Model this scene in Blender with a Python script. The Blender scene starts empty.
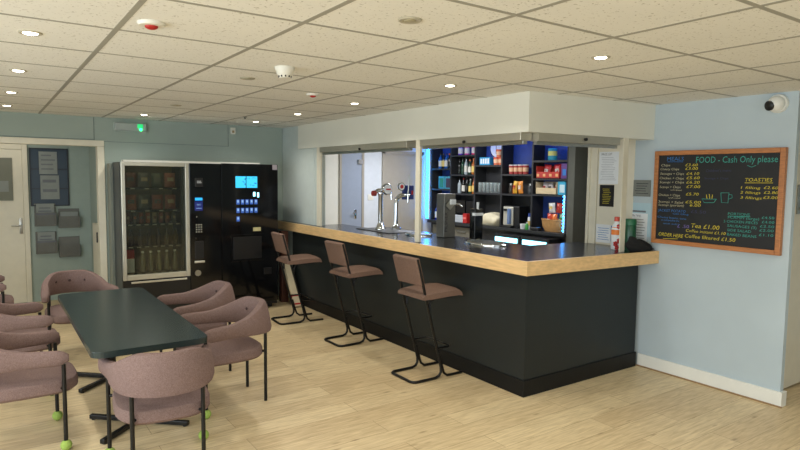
import bpy, bmesh, math, random
from mathutils import Vector, Matrix
random.seed(7)
C = bpy.context.scene.collection
PI = math.pi
H_CEIL = 2.222

# ------------------------------------------------------------------ materials
def s2l(c):
    return tuple(((v/255)/12.92 if v/255 <= .04045 else ((v/255+.055)/1.055)**2.4) for v in c)

def mat(name, rgb, rough=.5, metal=0., var=.06, scale=12., bump=0., bscale=200., spec=.5, stretch=None, coat=0.):
    m = bpy.data.materials.new(name); m.use_nodes = True
    nt = m.node_tree; b = nt.nodes['Principled BSDF']
    c = s2l(rgb)
    b.inputs['Roughness'].default_value = rough
    b.inputs['Metallic'].default_value = metal
    b.inputs['Specular IOR Level'].default_value = spec
    b.inputs['Coat Weight'].default_value = coat
    tc = nt.nodes.new('ShaderNodeTexCoord')
    src = tc.outputs['Object']
    if stretch:
        mp = nt.nodes.new('ShaderNodeMapping'); mp.inputs['Scale'].default_value = stretch
        nt.links.new(src, mp.inputs['Vector']); src = mp.outputs['Vector']
    n = nt.nodes.new('ShaderNodeTexNoise'); n.inputs['Scale'].default_value = scale
    n.inputs['Detail'].default_value = 4
    nt.links.new(src, n.inputs['Vector'])
    r = nt.nodes.new('ShaderNodeValToRGB')
    r.color_ramp.elements[0].position = .3; r.color_ramp.elements[1].position = .7
    r.color_ramp.elements[0].color = tuple(max(0, v*(1-var)) for v in c)+(1,)
    r.color_ramp.elements[1].color = tuple(min(1, v*(1+var)) for v in c)+(1,)
    nt.links.new(n.outputs['Fac'], r.inputs['Fac'])
    nt.links.new(r.outputs['Color'], b.inputs['Base Color'])
    if bump:
        n2 = nt.nodes.new('ShaderNodeTexNoise'); n2.inputs['Scale'].default_value = bscale
        nt.links.new(src, n2.inputs['Vector'])
        bp = nt.nodes.new('ShaderNodeBump'); bp.inputs['Strength'].default_value = bump; bp.inputs['Distance'].default_value = .002
        nt.links.new(n2.outputs['Fac'], bp.inputs['Height']); nt.links.new(bp.outputs['Normal'], b.inputs['Normal'])
    return m

def emis(name, rgb, strength, base=(20, 20, 20)):
    m = mat(name, base, .3)
    b = m.node_tree.nodes['Principled BSDF']
    b.inputs['Emission Color'].default_value = s2l(rgb)+(1,)
    b.inputs['Emission Strength'].default_value = strength
    return m

def glass(name, rgb, rough=.03, alpha=.25, ior=1.3):
    """thin clear pane: tinted see-through plus a mirror-like surface that grows at grazing angles; alpha is a body tint"""
    m = bpy.data.materials.new(name); m.use_nodes = True
    nt = m.node_tree; nt.nodes.clear(); L = nt.links.new
    o = nt.nodes.new('ShaderNodeOutputMaterial'); mx = nt.nodes.new('ShaderNodeMixShader'); mx2 = nt.nodes.new('ShaderNodeMixShader')
    t = nt.nodes.new('ShaderNodeBsdfTransparent'); g = nt.nodes.new('ShaderNodeBsdfGlossy'); d = nt.nodes.new('ShaderNodeBsdfDiffuse')
    fr = nt.nodes.new('ShaderNodeFresnel'); fr.inputs['IOR'].default_value = ior
    g.inputs['Roughness'].default_value = rough; d.inputs['Color'].default_value = s2l(rgb)+(1,)
    t.inputs['Color'].default_value = s2l(tuple(min(255, v+25) for v in rgb))+(1,)
    mx2.inputs[0].default_value = alpha
    L(t.outputs[0], mx2.inputs[1]); L(d.outputs[0], mx2.inputs[2])
    L(fr.outputs[0], mx.inputs[0]); L(mx2.outputs[0], mx.inputs[1]); L(g.outputs[0], mx.inputs[2]); L(mx.outputs[0], o.inputs[0])
    return m

def fabric(name, rgb, rgb2):
    m = mat(name, rgb, .95, var=.1, scale=60, bump=.6, bscale=420, spec=.15)
    nt = m.node_tree; b = nt.nodes['Principled BSDF']
    tc = [n for n in nt.nodes if n.type == 'TEX_COORD'][0]
    v = nt.nodes.new('ShaderNodeTexVoronoi'); v.inputs['Scale'].default_value = 330
    nt.links.new(tc.outputs['Object'], v.inputs['Vector'])
    mx = nt.nodes.new('ShaderNodeMix'); mx.data_type = 'RGBA'
    old = b.inputs['Base Color'].links[0].from_socket
    nt.links.new(old, mx.inputs[6]); mx.inputs[7].default_value = s2l(rgb2)+(1,)
    nt.links.new(v.outputs['Color'], mx.inputs[0])
    nt.links.new(mx.outputs[2], b.inputs['Base Color'])
    return m

def floor_mat():
    m = bpy.data.materials.new('oak_laminate'); m.use_nodes = True
    nt = m.node_tree; b = nt.nodes['Principled BSDF']; L = nt.links.new
    tc = nt.nodes.new('ShaderNodeTexCoord')
    br = nt.nodes.new('ShaderNodeTexBrick')
    br.offset = .37; br.inputs['Scale'].default_value = 1; br.inputs['Brick Width'].default_value = 1.25
    br.inputs['Row Height'].default_value = .19; br.inputs['Mortar Size'].default_value = .0016
    br.inputs['Color1'].default_value = s2l((231, 211, 171))+(1,); br.inputs['Color2'].default_value = s2l((214, 191, 151))+(1,)
    br.inputs['Mortar'].default_value = s2l((168, 142, 106))+(1,)
    L(tc.outputs['Object'], br.inputs['Vector'])
    # grain, stretched along each plank
    mp = nt.nodes.new('ShaderNodeMapping'); mp.inputs['Scale'].default_value = (3.6, 40, 1)
    L(tc.outputs['Object'], mp.inputs['Vector'])
    n = nt.nodes.new('ShaderNodeTexNoise'); n.inputs['Scale'].default_value = 1.6; n.inputs['Detail'].default_value = 6; n.inputs['Distortion'].default_value = .8
    L(mp.outputs['Vector'], n.inputs['Vector'])
    r = nt.nodes.new('ShaderNodeValToRGB'); r.color_ramp.elements[0].position = .3; r.color_ramp.elements[1].position = .68
    r.color_ramp.elements[0].color = (.74, .70, .63, 1); r.color_ramp.elements[1].color = (1.05, 1.05, 1.04, 1)
    L(n.outputs['Fac'], r.inputs['Fac'])
    # knots
    mp2 = nt.nodes.new('ShaderNodeMapping'); mp2.inputs['Scale'].default_value = (1.9, 5.6, 1)
    L(tc.outputs['Object'], mp2.inputs['Vector'])
    v = nt.nodes.new('ShaderNodeTexVoronoi'); v.inputs['Scale'].default_value = 1.6
    L(mp2.outputs['Vector'], v.inputs['Vector'])
    r2 = nt.nodes.new('ShaderNodeValToRGB'); r2.color_ramp.elements[0].position = .02; r2.color_ramp.elements[1].position = .13
    r2.color_ramp.elements[0].color = (.5, .42, .34, 1); r2.color_ramp.elements[1].color = (1, 1, 1, 1)
    L(v.outputs['Distance'], r2.inputs['Fac'])
    a = nt.nodes.new('ShaderNodeMix'); a.data_type = 'RGBA'; a.blend_type = 'MULTIPLY'; a.inputs[0].default_value = 1
    L(br.outputs['Color'], a.inputs[6]); L(r.outputs['Color'], a.inputs[7])
    c = nt.nodes.new('ShaderNodeMix'); c.data_type = 'RGBA'; c.blend_type = 'MULTIPLY'; c.inputs[0].default_value = .8
    L(a.outputs[2], c.inputs[6]); L(r2.outputs['Color'], c.inputs[7])
    L(c.outputs[2], b.inputs['Base Color'])
    b.inputs['Roughness'].default_value = .42; b.inputs['Specular IOR Level'].default_value = .45
    return m

def ceil_mat():
    m = bpy.data.materials.new('mineral_fibre_tile'); m.use_nodes = True
    nt = m.node_tree; b = nt.nodes['Principled BSDF']; L = nt.links.new
    tc = nt.nodes.new('ShaderNodeTexCoord')
    n = nt.nodes.new('ShaderNodeTexNoise'); n.inputs['Scale'].default_value = 75; n.inputs['Detail'].default_value = 2
    L(tc.outputs['Object'], n.inputs['Vector'])
    r = nt.nodes.new('ShaderNodeValToRGB'); r.color_ramp.elements[0].position = .29; r.color_ramp.elements[1].position = .37
    r.color_ramp.elements[0].color = s2l((186, 184, 174))+(1,); r.color_ramp.elements[1].color = s2l((236, 236, 230))+(1,)
    L(n.outputs['Fac'], r.inputs['Fac'])
    n3 = nt.nodes.new('ShaderNodeTexNoise'); n3.inputs['Scale'].default_value = 1.1
    L(tc.outputs['Object'], n3.inputs['Vector'])
    r3 = nt.nodes.new('ShaderNodeValToRGB'); r3.color_ramp.elements[0].color = (.93, .93, .93, 1); r3.color_ramp.elements[1].color = (1.04, 1.03, 1.02, 1)
    L(n3.outputs['Fac'], r3.inputs['Fac'])
    a = nt.nodes.new('ShaderNodeMix'); a.data_type = 'RGBA'; a.blend_type = 'MULTIPLY'; a.inputs[0].default_value = 1
    L(r.outputs['Color'], a.inputs[6]); L(r3.outputs['Color'], a.inputs[7])
    L(a.outputs[2], b.inputs['Base Color'])
    b.inputs['Roughness'].default_value = .9; b.inputs['Specular IOR Level'].default_value = .1
    bp = nt.nodes.new('ShaderNodeBump'); bp.inputs['Strength'].default_value = .3; bp.inputs['Distance'].default_value = .002
    L(n.outputs['Fac'], bp.inputs['Height']); L(bp.outputs['Normal'], b.inputs['Normal'])
    return m

M = dict(
    floor=floor_mat(), tile=ceil_mat(),
    tbar=mat('ceiling_grid_metal', (160, 158, 147), .6, var=.02),
    wall=mat('sage_grey_wall_paint', (156, 169, 160), .75, var=.03, scale=3),
    wallblue=mat('pale_blue_wall_paint', (182, 196, 202), .7, var=.03, scale=3),
    seam=mat('panel_seam', (104, 116, 112), .8),
    white=mat('white_gloss_paint', (232, 232, 224), .28, var=.02),
    soffit=mat('soffit_paint', (226, 226, 214), .33, var=.02, scale=3),
    cream=mat('cream_gloss_paint', (222, 216, 196), .4, var=.03),
    barwall=mat('bar_room_wall', (214, 222, 232), .7, var=.03),
    bluedoor=mat('blue_grey_door_paint', (150, 162, 182), .5, var=.03),
    greydoor=mat('beige_grey_door_paint', (166, 160, 148), .5, var=.03),
    partition=mat('dark_partition', (84, 86, 78), .6, var=.05),
    barside=mat('pale_side_wall', (196, 206, 202), .7, var=.03),
    corridor=mat('corridor_paint', (158, 172, 164), .75, var=.03),
    panel=mat('charcoal_bar_panel', (33, 38, 38), .45, var=.08, scale=4, spec=.35),
    plinth=mat('black_kickboard', (18, 19, 19), .5, var=.1, spec=.25),
    oak=mat('oak_edge', (224, 188, 134), .42, var=.13, scale=6, stretch=(3, 1.2, 10)),
    brown=mat('brown_timber', (84, 48, 34), .6, var=.15),
    worktop=mat('black_worktop', (26, 27, 31), .2, var=.15, scale=60),
    steel=mat('brushed_steel', (178, 178, 172), .3, 1., var=.06, scale=40),
    shutter=mat('shutter_aluminium', (186, 182, 168), .4, .7, var=.04),
    chrome=mat('chrome', (222, 226, 230), .09, 1., var=.01),
    darksteel=mat('grey_steel_tower', (126, 126, 122), .33, .8, var=.06, scale=30),
    black=mat('black_plastic', (18, 18, 19), .4, var=.1),
    gloss=mat('black_gloss_door', (10, 11, 13), .09, var=.05, spec=.5),
    vmbody=mat('dark_blue_cabinet', (36, 46, 52), .35, var=.06),
    vmgrey=mat('grey_cabinet_back', (122, 128, 118), .5, var=.05),
    vmin=mat('vending_interior', (30, 32, 30), .5, var=.1),
    vmback=mat('vending_rear_liner', (104, 94, 62), .55, var=.1, scale=5),
    alu=mat('champagne_aluminium', (206, 204, 190), .3, .55, var=.03),
    tube=mat('black_tube', (20, 20, 20), .35, .3, var=.1),
    fab=fabric('mauve_wool', (110, 88, 84), (142, 121, 115)),
    fabdimple=mat('mauve_dimple_shade', (74, 56, 54), .95),  # darker than the fabric, paints the shade of each tufted dimple
    fabstool=fabric('brown_mauve_wool', (106, 82, 71), (134, 110, 96)),
    table=mat('dark_green_laminate', (38, 50, 50), .27, var=.1, scale=5),
    ball=mat('tennis_ball_felt', (156, 182, 88), .95, var=.12, scale=90, bump=.5),
    paper=mat('white_paper', (226, 230, 232), .85, var=.02),
    bluepaper=mat('pale_blue_paper', (178, 206, 216), .85, var=.03),
    ink=mat('grey_ink', (112, 116, 122), .9), inkpale=mat('pale_ink', (168, 172, 178), .9), inkdark=mat('dark_ink', (50, 52, 56), .9),
    plaque=mat('grey_plaque', (128, 132, 126), .45, .3, var=.05),
    board=mat('chalkboard_black', (22, 24, 26), .6, var=.18, scale=5),
    boardwood=mat('orange_pine_frame', (178, 116, 66), .45, var=.2, scale=8, stretch=(4, 2, 14)),
    navy=mat('navy_back_panel', (34, 64, 138), .6, var=.1),
    shelfblack=mat('black_shelf_board', (34, 35, 37), .5, var=.1),
    counter=mat('dark_back_counter', (40, 42, 44), .3, var=.1),
    corkgrey=mat('grey_notice_board', (122, 124, 112), .9, var=.05),
    rack=mat('grey_wire_rack', (112, 112, 106), .5, .4, var=.05),
    windowblue=emis('dusk_window_glass', (40, 120, 165), .018, (20, 40, 52)),
    windowbar=mat('blue_window_frame', (14, 22, 32), .4),
    lens=emis('lamp_glow', (255, 246, 224), 14.),
    offlens=mat('unlit_lamp', (168, 160, 132), .4, var=.15, scale=60),
    offwhite=mat('off_white_plastic', (228, 226, 214), .45, var=.02),
    red=mat('red_plastic', (176, 36, 34), .4), orange=mat('orange_print', (232, 130, 50), .5),
    green=emis('exit_led', (40, 255, 130), 7.), greenglow=emis('exit_diffuser_glow', (20, 150, 90), .03, (176, 186, 180)),
    exitbody=glass('exit_diffuser', (190, 198, 194), .2, .75, 1.4),
    led=emis('blue_led', (30, 150, 255), 19.), ledtop=emis('blue_led_top', (50, 120, 255), 11.), ledbright=emis('cyan_white_led', (150, 235, 255), 5.),
    screen=emis('drink_screen', (60, 200, 245), 1.5), screen2=emis('screen_detail', (20, 110, 190), 1.0),
    icon=emis('drink_icon', (70, 120, 220), .7), iconpale=emis('drink_icon_pale', (170, 210, 250), .9),
    display=emis('payment_display', (40, 170, 245), 1.6), displayblue=emis('payment_panel', (26, 48, 150), .5),
    key=mat('silver_keys', (150, 150, 138), .4, .5),
    greenglass=mat('dark_green_plastic', (24, 84, 56), .3), 
    bagcloth=mat('black_cloth', (18, 19, 21), .9, var=.2, scale=30, bump=.4),
    vglass=glass('vending_glass', (206, 208, 198), .02, .015, 1.42),
    bglass=glass('glassware', (214, 222, 222), .05, .22, 1.5),
    wicker=mat('wicker', (186, 140, 84), .8, var=.25, scale=70, bump=.6),
    signcream=mat('cream_board', (206, 192, 160), .6, var=.05),
    chalk_w=mat('chalk_white', (190, 184, 152), .9), chalk_y=mat('chalk_yellow', (212, 194, 62), .9),
    chalk_b=mat('chalk_blue', (58, 116, 180), .9), chalk_t=mat('chalk_teal', (66, 158, 146), .9),
    chalk_d=mat('chalk_faded', (58, 60, 92), .9), chalk_p=mat('chalk_purple', (120, 106, 170), .9),
)
def col(name, rgb, rough=.4, **k):
    if name not in M: M[name] = mat(name, rgb, rough, **k)
    return M[name]

# ------------------------------------------------------------------ mesh helper
class MB:
    def __init__(s): s.bm = bmesh.new()
    def box(s, x0, y0, z0, x1, y1, z1, bev=0., seg=2):
        r = bmesh.ops.create_cube(s.bm, size=1)
        vs = r['verts']
        for v in vs:
            v.co = Vector(((x0+x1)/2+v.co.x*(x1-x0), (y0+y1)/2+v.co.y*(y1-y0), (z0+z1)/2+v.co.z*(z1-z0)))
        if bev:
            es = list({e for v in vs for e in v.link_edges})
            bmesh.ops.bevel(s.bm, geom=es, offset=bev, segments=seg, profile=.5, affect='EDGES')
        return s
    def prism(s, poly, z0, z1, bev=0.):
        lo = [s.bm.verts.new((x, y, z0)) for x, y in poly]; hi = [s.bm.verts.new((x, y, z1)) for x, y in poly]
        n = len(poly); fs = [s.bm.faces.new(lo[::-1]), s.bm.faces.new(hi)]
        for i in range(n): fs.append(s.bm.faces.new((lo[i], lo[(i+1) % n], hi[(i+1) % n], hi[i])))
        if bev:
            es = list({e for f in fs[:2] for e in f.edges})
            bmesh.ops.bevel(s.bm, geom=es, offset=bev, segments=2, profile=.5, affect='EDGES')
        return s
    def lathe(s, prof, c=(0, 0, 0), seg=20, axis='z', cap=True):
        rings = []
        for r, h in prof:
            ring = []
            for i in range(seg):
                a = 2*PI*i/seg; x, y = r*math.cos(a), r*math.sin(a)
                p = {'z': (x, y, h), 'y': (x, h, y), 'x': (h, x, y)}[axis]
                ring.append(s.bm.verts.new((c[0]+p[0], c[1]+p[1], c[2]+p[2])))
            rings.append(ring)
        for a, b in zip(rings, rings[1:]):
            for i in range(seg): s.bm.faces.new((a[i], a[(i+1) % seg], b[(i+1) % seg], b[i]))
        if cap:
            s.bm.faces.new(rings[0][::-1]); s.bm.faces.new(rings[-1])
        return s
    def tube(s, pts, r, seg=10):
        pts = [Vector(p) for p in pts]; rings = []; prev = None
        for i, p in enumerate(pts):
            t = (pts[min(i+1, len(pts)-1)]-pts[max(i-1, 0)]).normalized()
            if prev is None:
                u = t.orthogonal().normalized()
            else:
                u = (prev-t*prev.dot(t)).normalized()
            prev = u; w = t.cross(u)
            rr = r[i] if isinstance(r, (list, tuple)) else r
            rings.append([s.bm.verts.new(p+u*rr*math.cos(2*PI*k/seg)+w*rr*math.sin(2*PI*k/seg)) for k in range(seg)])
        for a, b in zip(rings, rings[1:]):
            for i in range(seg): s.bm.faces.new((a[i], a[(i+1) % seg], b[(i+1) % seg], b[i]))
        s.bm.faces.new(rings[0][::-1]); s.bm.faces.new(rings[-1])
        return s
    def ball(s, c, r, sc=(1, 1, 1), u=16, v=10):
        q = bmesh.ops.create_uvsphere(s.bm, u_segments=u, v_segments=v, radius=r)
        for w in q['verts']: w.co = Vector((c[0]+w.co.x*sc[0], c[1]+w.co.y*sc[1], c[2]+w.co.z*sc[2]))
        return s
    def pillow(s, w, h, t, rows=7, colsn=6, c=(0, 0, 0), wob=.0):
        # a sealed packet standing in the local YZ plane, bulging along X
        F, B = [], []
        for j in range(rows+1):
            for i in range(colsn+1):
                a, b = i/colsn, j/rows
                k = (max(0, math.sin(PI*a))**.5)*(max(0, math.sin(PI*b))**.6)
                y = (a-.5)*w*(1-.05*math.sin(PI*b)); z = b*h
                n = random.uniform(-wob, wob)*k
                F.append(s.bm.verts.new((c[0]-k*t/2+n-.001, c[1]+y, c[2]+z)))
                B.append(s.bm.verts.new((c[0]+k*t/2+n+.001, c[1]+y, c[2]+z)))
        W = colsn+1
        for j in range(rows):
            for i in range(colsn):
                q = (j*W+i, j*W+i+1, (j+1)*W+i+1, (j+1)*W+i)
                s.bm.faces.new([F[k] for k in q][::-1]); s.bm.faces.new([B[k] for k in q])
        for i in range(colsn):
            for j in (0, rows):
                s.bm.faces.new((F[j*W+i], F[j*W+i+1], B[j*W+i+1], B[j*W+i]))
        for j in range(rows):
            for i in (0, colsn):
                s.bm.faces.new((F[j*W+i], F[(j+1)*W+i], B[(j+1)*W+i], B[j*W+i]))
        return s
    def xf(s, m):
        bmesh.ops.transform(s.bm, matrix=m, verts=s.bm.verts[:]); return s

def origin(o):
    v = Vector((0, 0, 0))
    while o is not None:
        v += Vector(o.location); o = o.parent
    return v

def obj(name, mb, m, parent=None, smooth=False, world=False, at=None):
    """link one mesh object; world=True: its vertices are in world space and are moved into the parent's"""
    bm = mb.bm
    off = Vector((0, 0, 0))
    if world and parent is not None: off = origin(parent)
    if at is not None: off = Vector(at)
    if off.length: bmesh.ops.translate(bm, vec=-off, verts=bm.verts[:])
    bmesh.ops.recalc_face_normals(bm, faces=bm.faces[:])
    me = bpy.data.meshes.new(name); bm.to_mesh(me); bm.free()
    me.materials.append(M[m] if isinstance(m, str) else m)
    if smooth:
        for p in me.polygons: p.use_smooth = True
        try: me.set_sharp_from_angle(angle=math.radians(42))
        except Exception: pass
    o = bpy.data.objects.new(name, me); C.objects.link(o)
    if parent is not None: o.parent = parent
    if at is not None: o.location = at
    return o

def thing(name, label, cat, loc=(0, 0, 0), rotz=0., group=None):
    o = bpy.data.objects.new(name, None); C.objects.link(o); o.empty_display_size = .05
    o.location = loc; o.rotation_euler = (0, 0, rotz)
    o['label'] = label; o['category'] = cat
    if group: o['group'] = group
    return o

def tag(o, label, cat, group=None):
    o['label'] = label; o['category'] = cat
    if group: o['group'] = group
    return o

def struct(name, mb, m, parent=None, smooth=False):
    o = obj(name, mb, m, parent, smooth)
    if parent is None: o['kind'] = 'structure'
    return o

def dup(root, loc, rotz=0., label=None, group=None):
    r = root.copy(); C.objects.link(r); r.location = loc; r.rotation_euler = (0, 0, rotz)
    if label: r['label'] = label
    if group: r['group'] = group
    for ch in list(root.children):
        c = ch.copy(); C.objects.link(c); c.parent = r
        for g in list(ch.children):
            d = g.copy(); C.objects.link(d); d.parent = c
    return r

def text_mesh(s, size_h, width=None, shear=.0):
    """lettering as flat mesh data in the XY plane, baseline at 0, scaled to a cap height and width"""
    cu = bpy.data.curves.new('t', 'FONT'); cu.body = s; cu.size = 1; cu.shear = shear; cu.resolution_u = 2; cu.offset = -.004
    o = bpy.data.objects.new('t', cu); C.objects.link(o)
    dg = bpy.context.evaluated_depsgraph_get(); dg.update()
    me = bpy.data.meshes.new_from_object(o.evaluated_get(dg))
    bpy.data.objects.remove(o); bpy.data.curves.remove(cu)
    xs = [v.co.x for v in me.vertices] or [0, 1]
    kx = (width/(max(xs)-min(xs))) if width else size_h/.7
    for v in me.vertices:
        v.co.x = (v.co.x-min(xs))*kx; v.co.y *= size_h/.7
    return me

def letters(mb, s, h, w, frame, shear=0.):
    me = text_mesh(s, h, w, shear)
    me.transform(frame); mb.bm.from_mesh(me); bpy.data.meshes.remove(me)

def frame_x(x, y, z, tilt=0.):   # writing on a wall that faces -X: reads along -Y
    return Matrix.Translation((x, y, z)) @ Matrix(((0, 0, -1, 0), (-1, 0, 0, 0), (0, 1, 0, 0), (0, 0, 0, 1))) @ Matrix.Rotation(tilt, 4, 'Z')
def frame_y(x, y, z):            # writing on a wall that faces -Y: reads along +X
    return Matrix.Translation((x, y, z)) @ Matrix(((1, 0, 0, 0), (0, 0, -1, 0), (0, 1, 0, 0), (0, 0, 0, 1)))

# ------------------------------------------------------------------ setting
XL, XR, YF, YB = -2.7, 4.6, -3.0, 7.4
struct('floor', MB().box(XL-.1, YF-.1, -.06, 7.6, 9.3, 0), 'floor')
struct('ceiling', MB().box(XL-.1, YF-.1, H_CEIL, 7.6, 9.3, H_CEIL+.06), 'tile')
g = MB()
for k in range(-5, 13):
    x = .4875+.6*k
    if XL < x < 6.4: g.box(x-.012, YF, H_CEIL-.0012, x+.012, 7.9 if x > 3.3 else YB, H_CEIL+.001)
for k in range(-9, 10):
    y = 2.2745+.6*k
    if y < 7.9: g.box(XL, y-.011, H_CEIL-.001, 6.4, y+.011, H_CEIL+.001)
struct('trim_1', g, 'tbar')

# back wall with the doorway to the corridor
w = MB()
w.box(XL, YB, 0, -1.0, YB+.1, H_CEIL); w.box(-1.0, YB, 1.93, 1.04, YB+.1, H_CEIL); w.box(1.04, YB, 0, 3.23, YB+.1, H_CEIL)
struct('wall_back', w, 'wall')
t = MB()
t.box(1.03, YB-.014, 0, 1.10, YB+.13, 1.899, .004); t.box(-1.07, YB-.014, 0, -1.0, YB+.13, 1.899, .004)
t.box(-1.07, YB-.014, 1.90, 1.10, YB+.13, 1.965, .004)
struct('trim_2', t, 'cream')
t = MB()
t.box(-1.5, YB-.004, 1.972, 1.004, YB, 1.976); t.box(1.0, YB-.004, 1.965, 1.006, YB, H_CEIL)
t.box(1.1, YB-.004, 1.955, 2.506, YB, 1.959); t.box(2.503, YB-.004, 1.955, 2.508, YB, H_CEIL)
struct('trim_3', t, 'seam')
struct('wall_left', MB().box(XL-.1, YF, 0, XL, -2.2, H_CEIL).box(XL-.1, 4.6, 0, XL, YB, H_CEIL).box(XL-.1, -2.2, 0, XL, 4.6, .5).box(XL-.1, -2.2, 2.1, XL, 4.6, H_CEIL), 'wallblue')
struct('wall_front', MB().box(XL, YF-.1, 0, -2.3, YF, H_CEIL).box(2.6, YF-.1, 0, 7.0, YF, H_CEIL).box(-2.3, YF-.1, 0, 2.6, YF, .5).box(-2.3, YF-.1, 2.1, 2.6, YF, H_CEIL), 'wallblue')
# right wall (chalkboard wall) with its free end, then the recessed door
struct('wall_right', MB().box(4.6, 1.86, 0, 4.645, 3.54, H_CEIL), 'wallblue')
struct('baseboard_right', MB().prism([(4.582, 2.984), (4.582, 1.842), (4.66, 1.842), (4.66, 1.86), (4.6, 1.86), (4.6, 2.984)], 0, .108, .002), 'white')
t = MB().box(4.572, 1.835, 0, 4.5815, 2.984, .010)
struct('trim_4', t, col('floor_bead', (150, 120, 84)))
struct('wall_right_recess', MB().box(4.645, 2.02, 0, 7.0, 2.12, H_CEIL).box(6.9, YF, 0, 7.0, 2.02, H_CEIL), 'wallblue')
struct('trim_5', MB().box(4.725, 1.98, 0, 4.775, 2.02, 1.984, .003).box(4.725, 1.98, 1.985, 5.66, 2.02, 2.03, .003).box(5.61, 1.98, 0, 5.66, 2.02, 1.984, .003), 'wallblue')
d = struct('door_1', MB().box(4.776, 1.985, .02, 5.609, 2.019, 1.983, .003), 'cream')
obj('door_handle', MB().box(4.975, 1.974, 1.36, 5.05, 1.985, 1.58, .004).tube([(5.012, 1.975, 1.40), (5.012, 1.93, 1.40), (5.012, 1.925, 1.46), (5.012, 1.93, 1.54), (5.012, 1.975, 1.54)], .011), 'steel', d, True)

# bulkhead over the bar
sf = [(3.21, 3.03), (4.6, 2.93), (4.6, 3.06), (3.33, 3.15), (3.33, 6.88), (3.21, 6.88)]
struct('wall_soffit', MB().prism(sf, 1.935, H_CEIL), 'soffit')
struct('wall_bar_side', MB().box(3.241, 6.376, 1.0125, 3.33, 6.49, H_CEIL).box(3.235, 6.49, 0, 3.33, 7.9, H_CEIL), 'barside')
struct('trim_12', MB().box(4.592, 3.10, 1.0125, 4.5995, 3.468, 2.0, .002), 'cream')
struct('trim_lit_wall', MB().box(3.34, 7.89, 0, 4.344, 7.8995, 2.2), 'white')  # added white panel, paints this stretch of wall as brightly lit
struct('trim_6', MB().box(3.212, 6.285, 1.0125, 3.24, 6.375, 1.935, .003), 'cream')
struct('trim_7', MB().box(3.212, 4.337, 1.0125, 3.24, 4.40, 1.935, .003), 'cream')
struct('trim_8', MB().prism([(4.230, 2.957), (4.288, 2.953), (4.289, 2.963), (4.231, 2.967)], 1.0125, 1.935), 'cream')
# room behind the bar
struct('wall_bar_far', MB().box(3.33, 7.9, 0, 6.46, 8.0, H_CEIL), 'barwall')
struct('wall_bar_back', MB().box(6.232, 4.96, 0, 6.46, 7.9, H_CEIL), 'navy')
struct('wall_bar_partition', MB().box(5.98, 4.86, 0, 7.5, 4.96, H_CEIL), 'partition')
struct('wall_bar_near', MB().box(4.645, 3.44, 0, 7.5, 3.54, H_CEIL).box(7.4, 3.54, 0, 7.5, 4.86, H_CEIL), 'partition')
struct('trim_9', MB().box(4.575, 3.47, 0, 4.60, 3.545, 2.0, .003).box(4.555, 3.535, 0, 4.72, 3.56, 2.0, .003), 'cream')
# doors in the far wall of the bar
d = struct('door_2', MB().box(4.385, 7.875, .01, 4.735, 7.9, 1.99, .003), 'bluedoor')
obj('door_handle', MB().box(4.605, 7.865, .96, 4.64, 7.876, 1.10, .003).tube([(4.622, 7.87, 1.05), (4.622, 7.83, 1.05), (4.55, 7.826, 1.05)], .009), 'chrome', d, True)
obj('door_closer', MB().box(4.66, 7.84, 1.79, 4.73, 7.876, 1.86, .004), 'steel', d)
d = struct('door_3', MB().box(5.16, 7.875, .01, 5.86, 7.9, 1.96, .003), 'greydoor')
obj('door_handle', MB().box(5.76, 7.865, .84, 5.795, 7.876, 1.0, .003).tube([(5.778, 7.87, .93), (5.778, 7.83, .93), (5.70, 7.826, .93)], .009), 'chrome', d, True)
t = MB().box(5.11, 7.865, 0, 5.16, 7.9, 2.01, .003).box(5.86, 7.865, 0, 5.91, 7.9, 2.01, .003).box(5.11, 7.865, 1.96, 5.91, 7.9, 2.01, .003).box(4.735, 7.865, 0, 4.775, 7.9, 2.03, .003).box(4.345, 7.865, 0, 4.385, 7.9, 2.03, .003).box(4.345, 7.865, 1.99, 4.775, 7.9, 2.03, .003)
struct('trim_10', t, 'greydoor')
o = tag(obj('light_switch', MB().box(4.86, 7.888, 1.24, 4.96, 7.8995, 1.33, .003), 'white'), 'white light switch on the wall left of the beige door behind the bar', 'light switch')
obj('rocker', MB().box(4.89, 7.882, 1.265, 4.93, 7.889, 1.305, .002), 'offwhite', o)

# corridor seen through the doorway
CY = 8.6
struct('wall_corridor', MB().box(-1.6, CY, 0, 1.12, CY+.1, H_CEIL), 'corridor')
struct('wall_corridor_right', MB().box(1.10, YB+.1, 0, 1.2, CY, H_CEIL), 'corridor')
struct('wall_corridor_left', MB().box(-1.7, YB+.1, 0, -1.6, CY, H_CEIL), 'corridor')
d = struct('door_4', MB().box(-.42, CY-.03, .01, .369, CY-.001, 1.88, .003), 'cream')
obj('door_handle', MB().box(.318, CY-.042, .86, .352, CY-.03, 1.05, .003).tube([(.335, CY-.035, .96), (.335, CY-.08, .96), (.235, CY-.085, .96)], .01), 'steel', d, True)
struct('trim_11', MB().box(.37, CY-.04, 0, .425, CY-.0005, 1.94, .003).box(-.42, CY-.04, 1.881, .3695, CY-.0005, 1.94, .003).box(-.48, CY-.04, 0, -.4205, CY-.0005, 1.94, .003), 'cream')
d = struct('window_1', MB().box(.445, CY-.006, 1.20, .862, CY, 1.90), 'windowblue')
fr = MB()
for x in (.445, .848): fr.box(x, CY-.02, 1.19, x+.016, CY, 1.905)
for z in (1.19, 1.40, 1.64, 1.89): fr.box(.445, CY-.016, z, .862, CY, z+.014)
obj('window_frame', fr, 'windowbar', d)
# corridor side: a folded-back door edge beside the right jamb
d = struct('door_5', MB().box(1.055, 7.56, .02, 1.098, 8.12, 1.0), 'cream')
obj('door_handle', MB().box(1.035, 7.66, .80, 1.055, 7.69, .92, .003), 'black', d)

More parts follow.
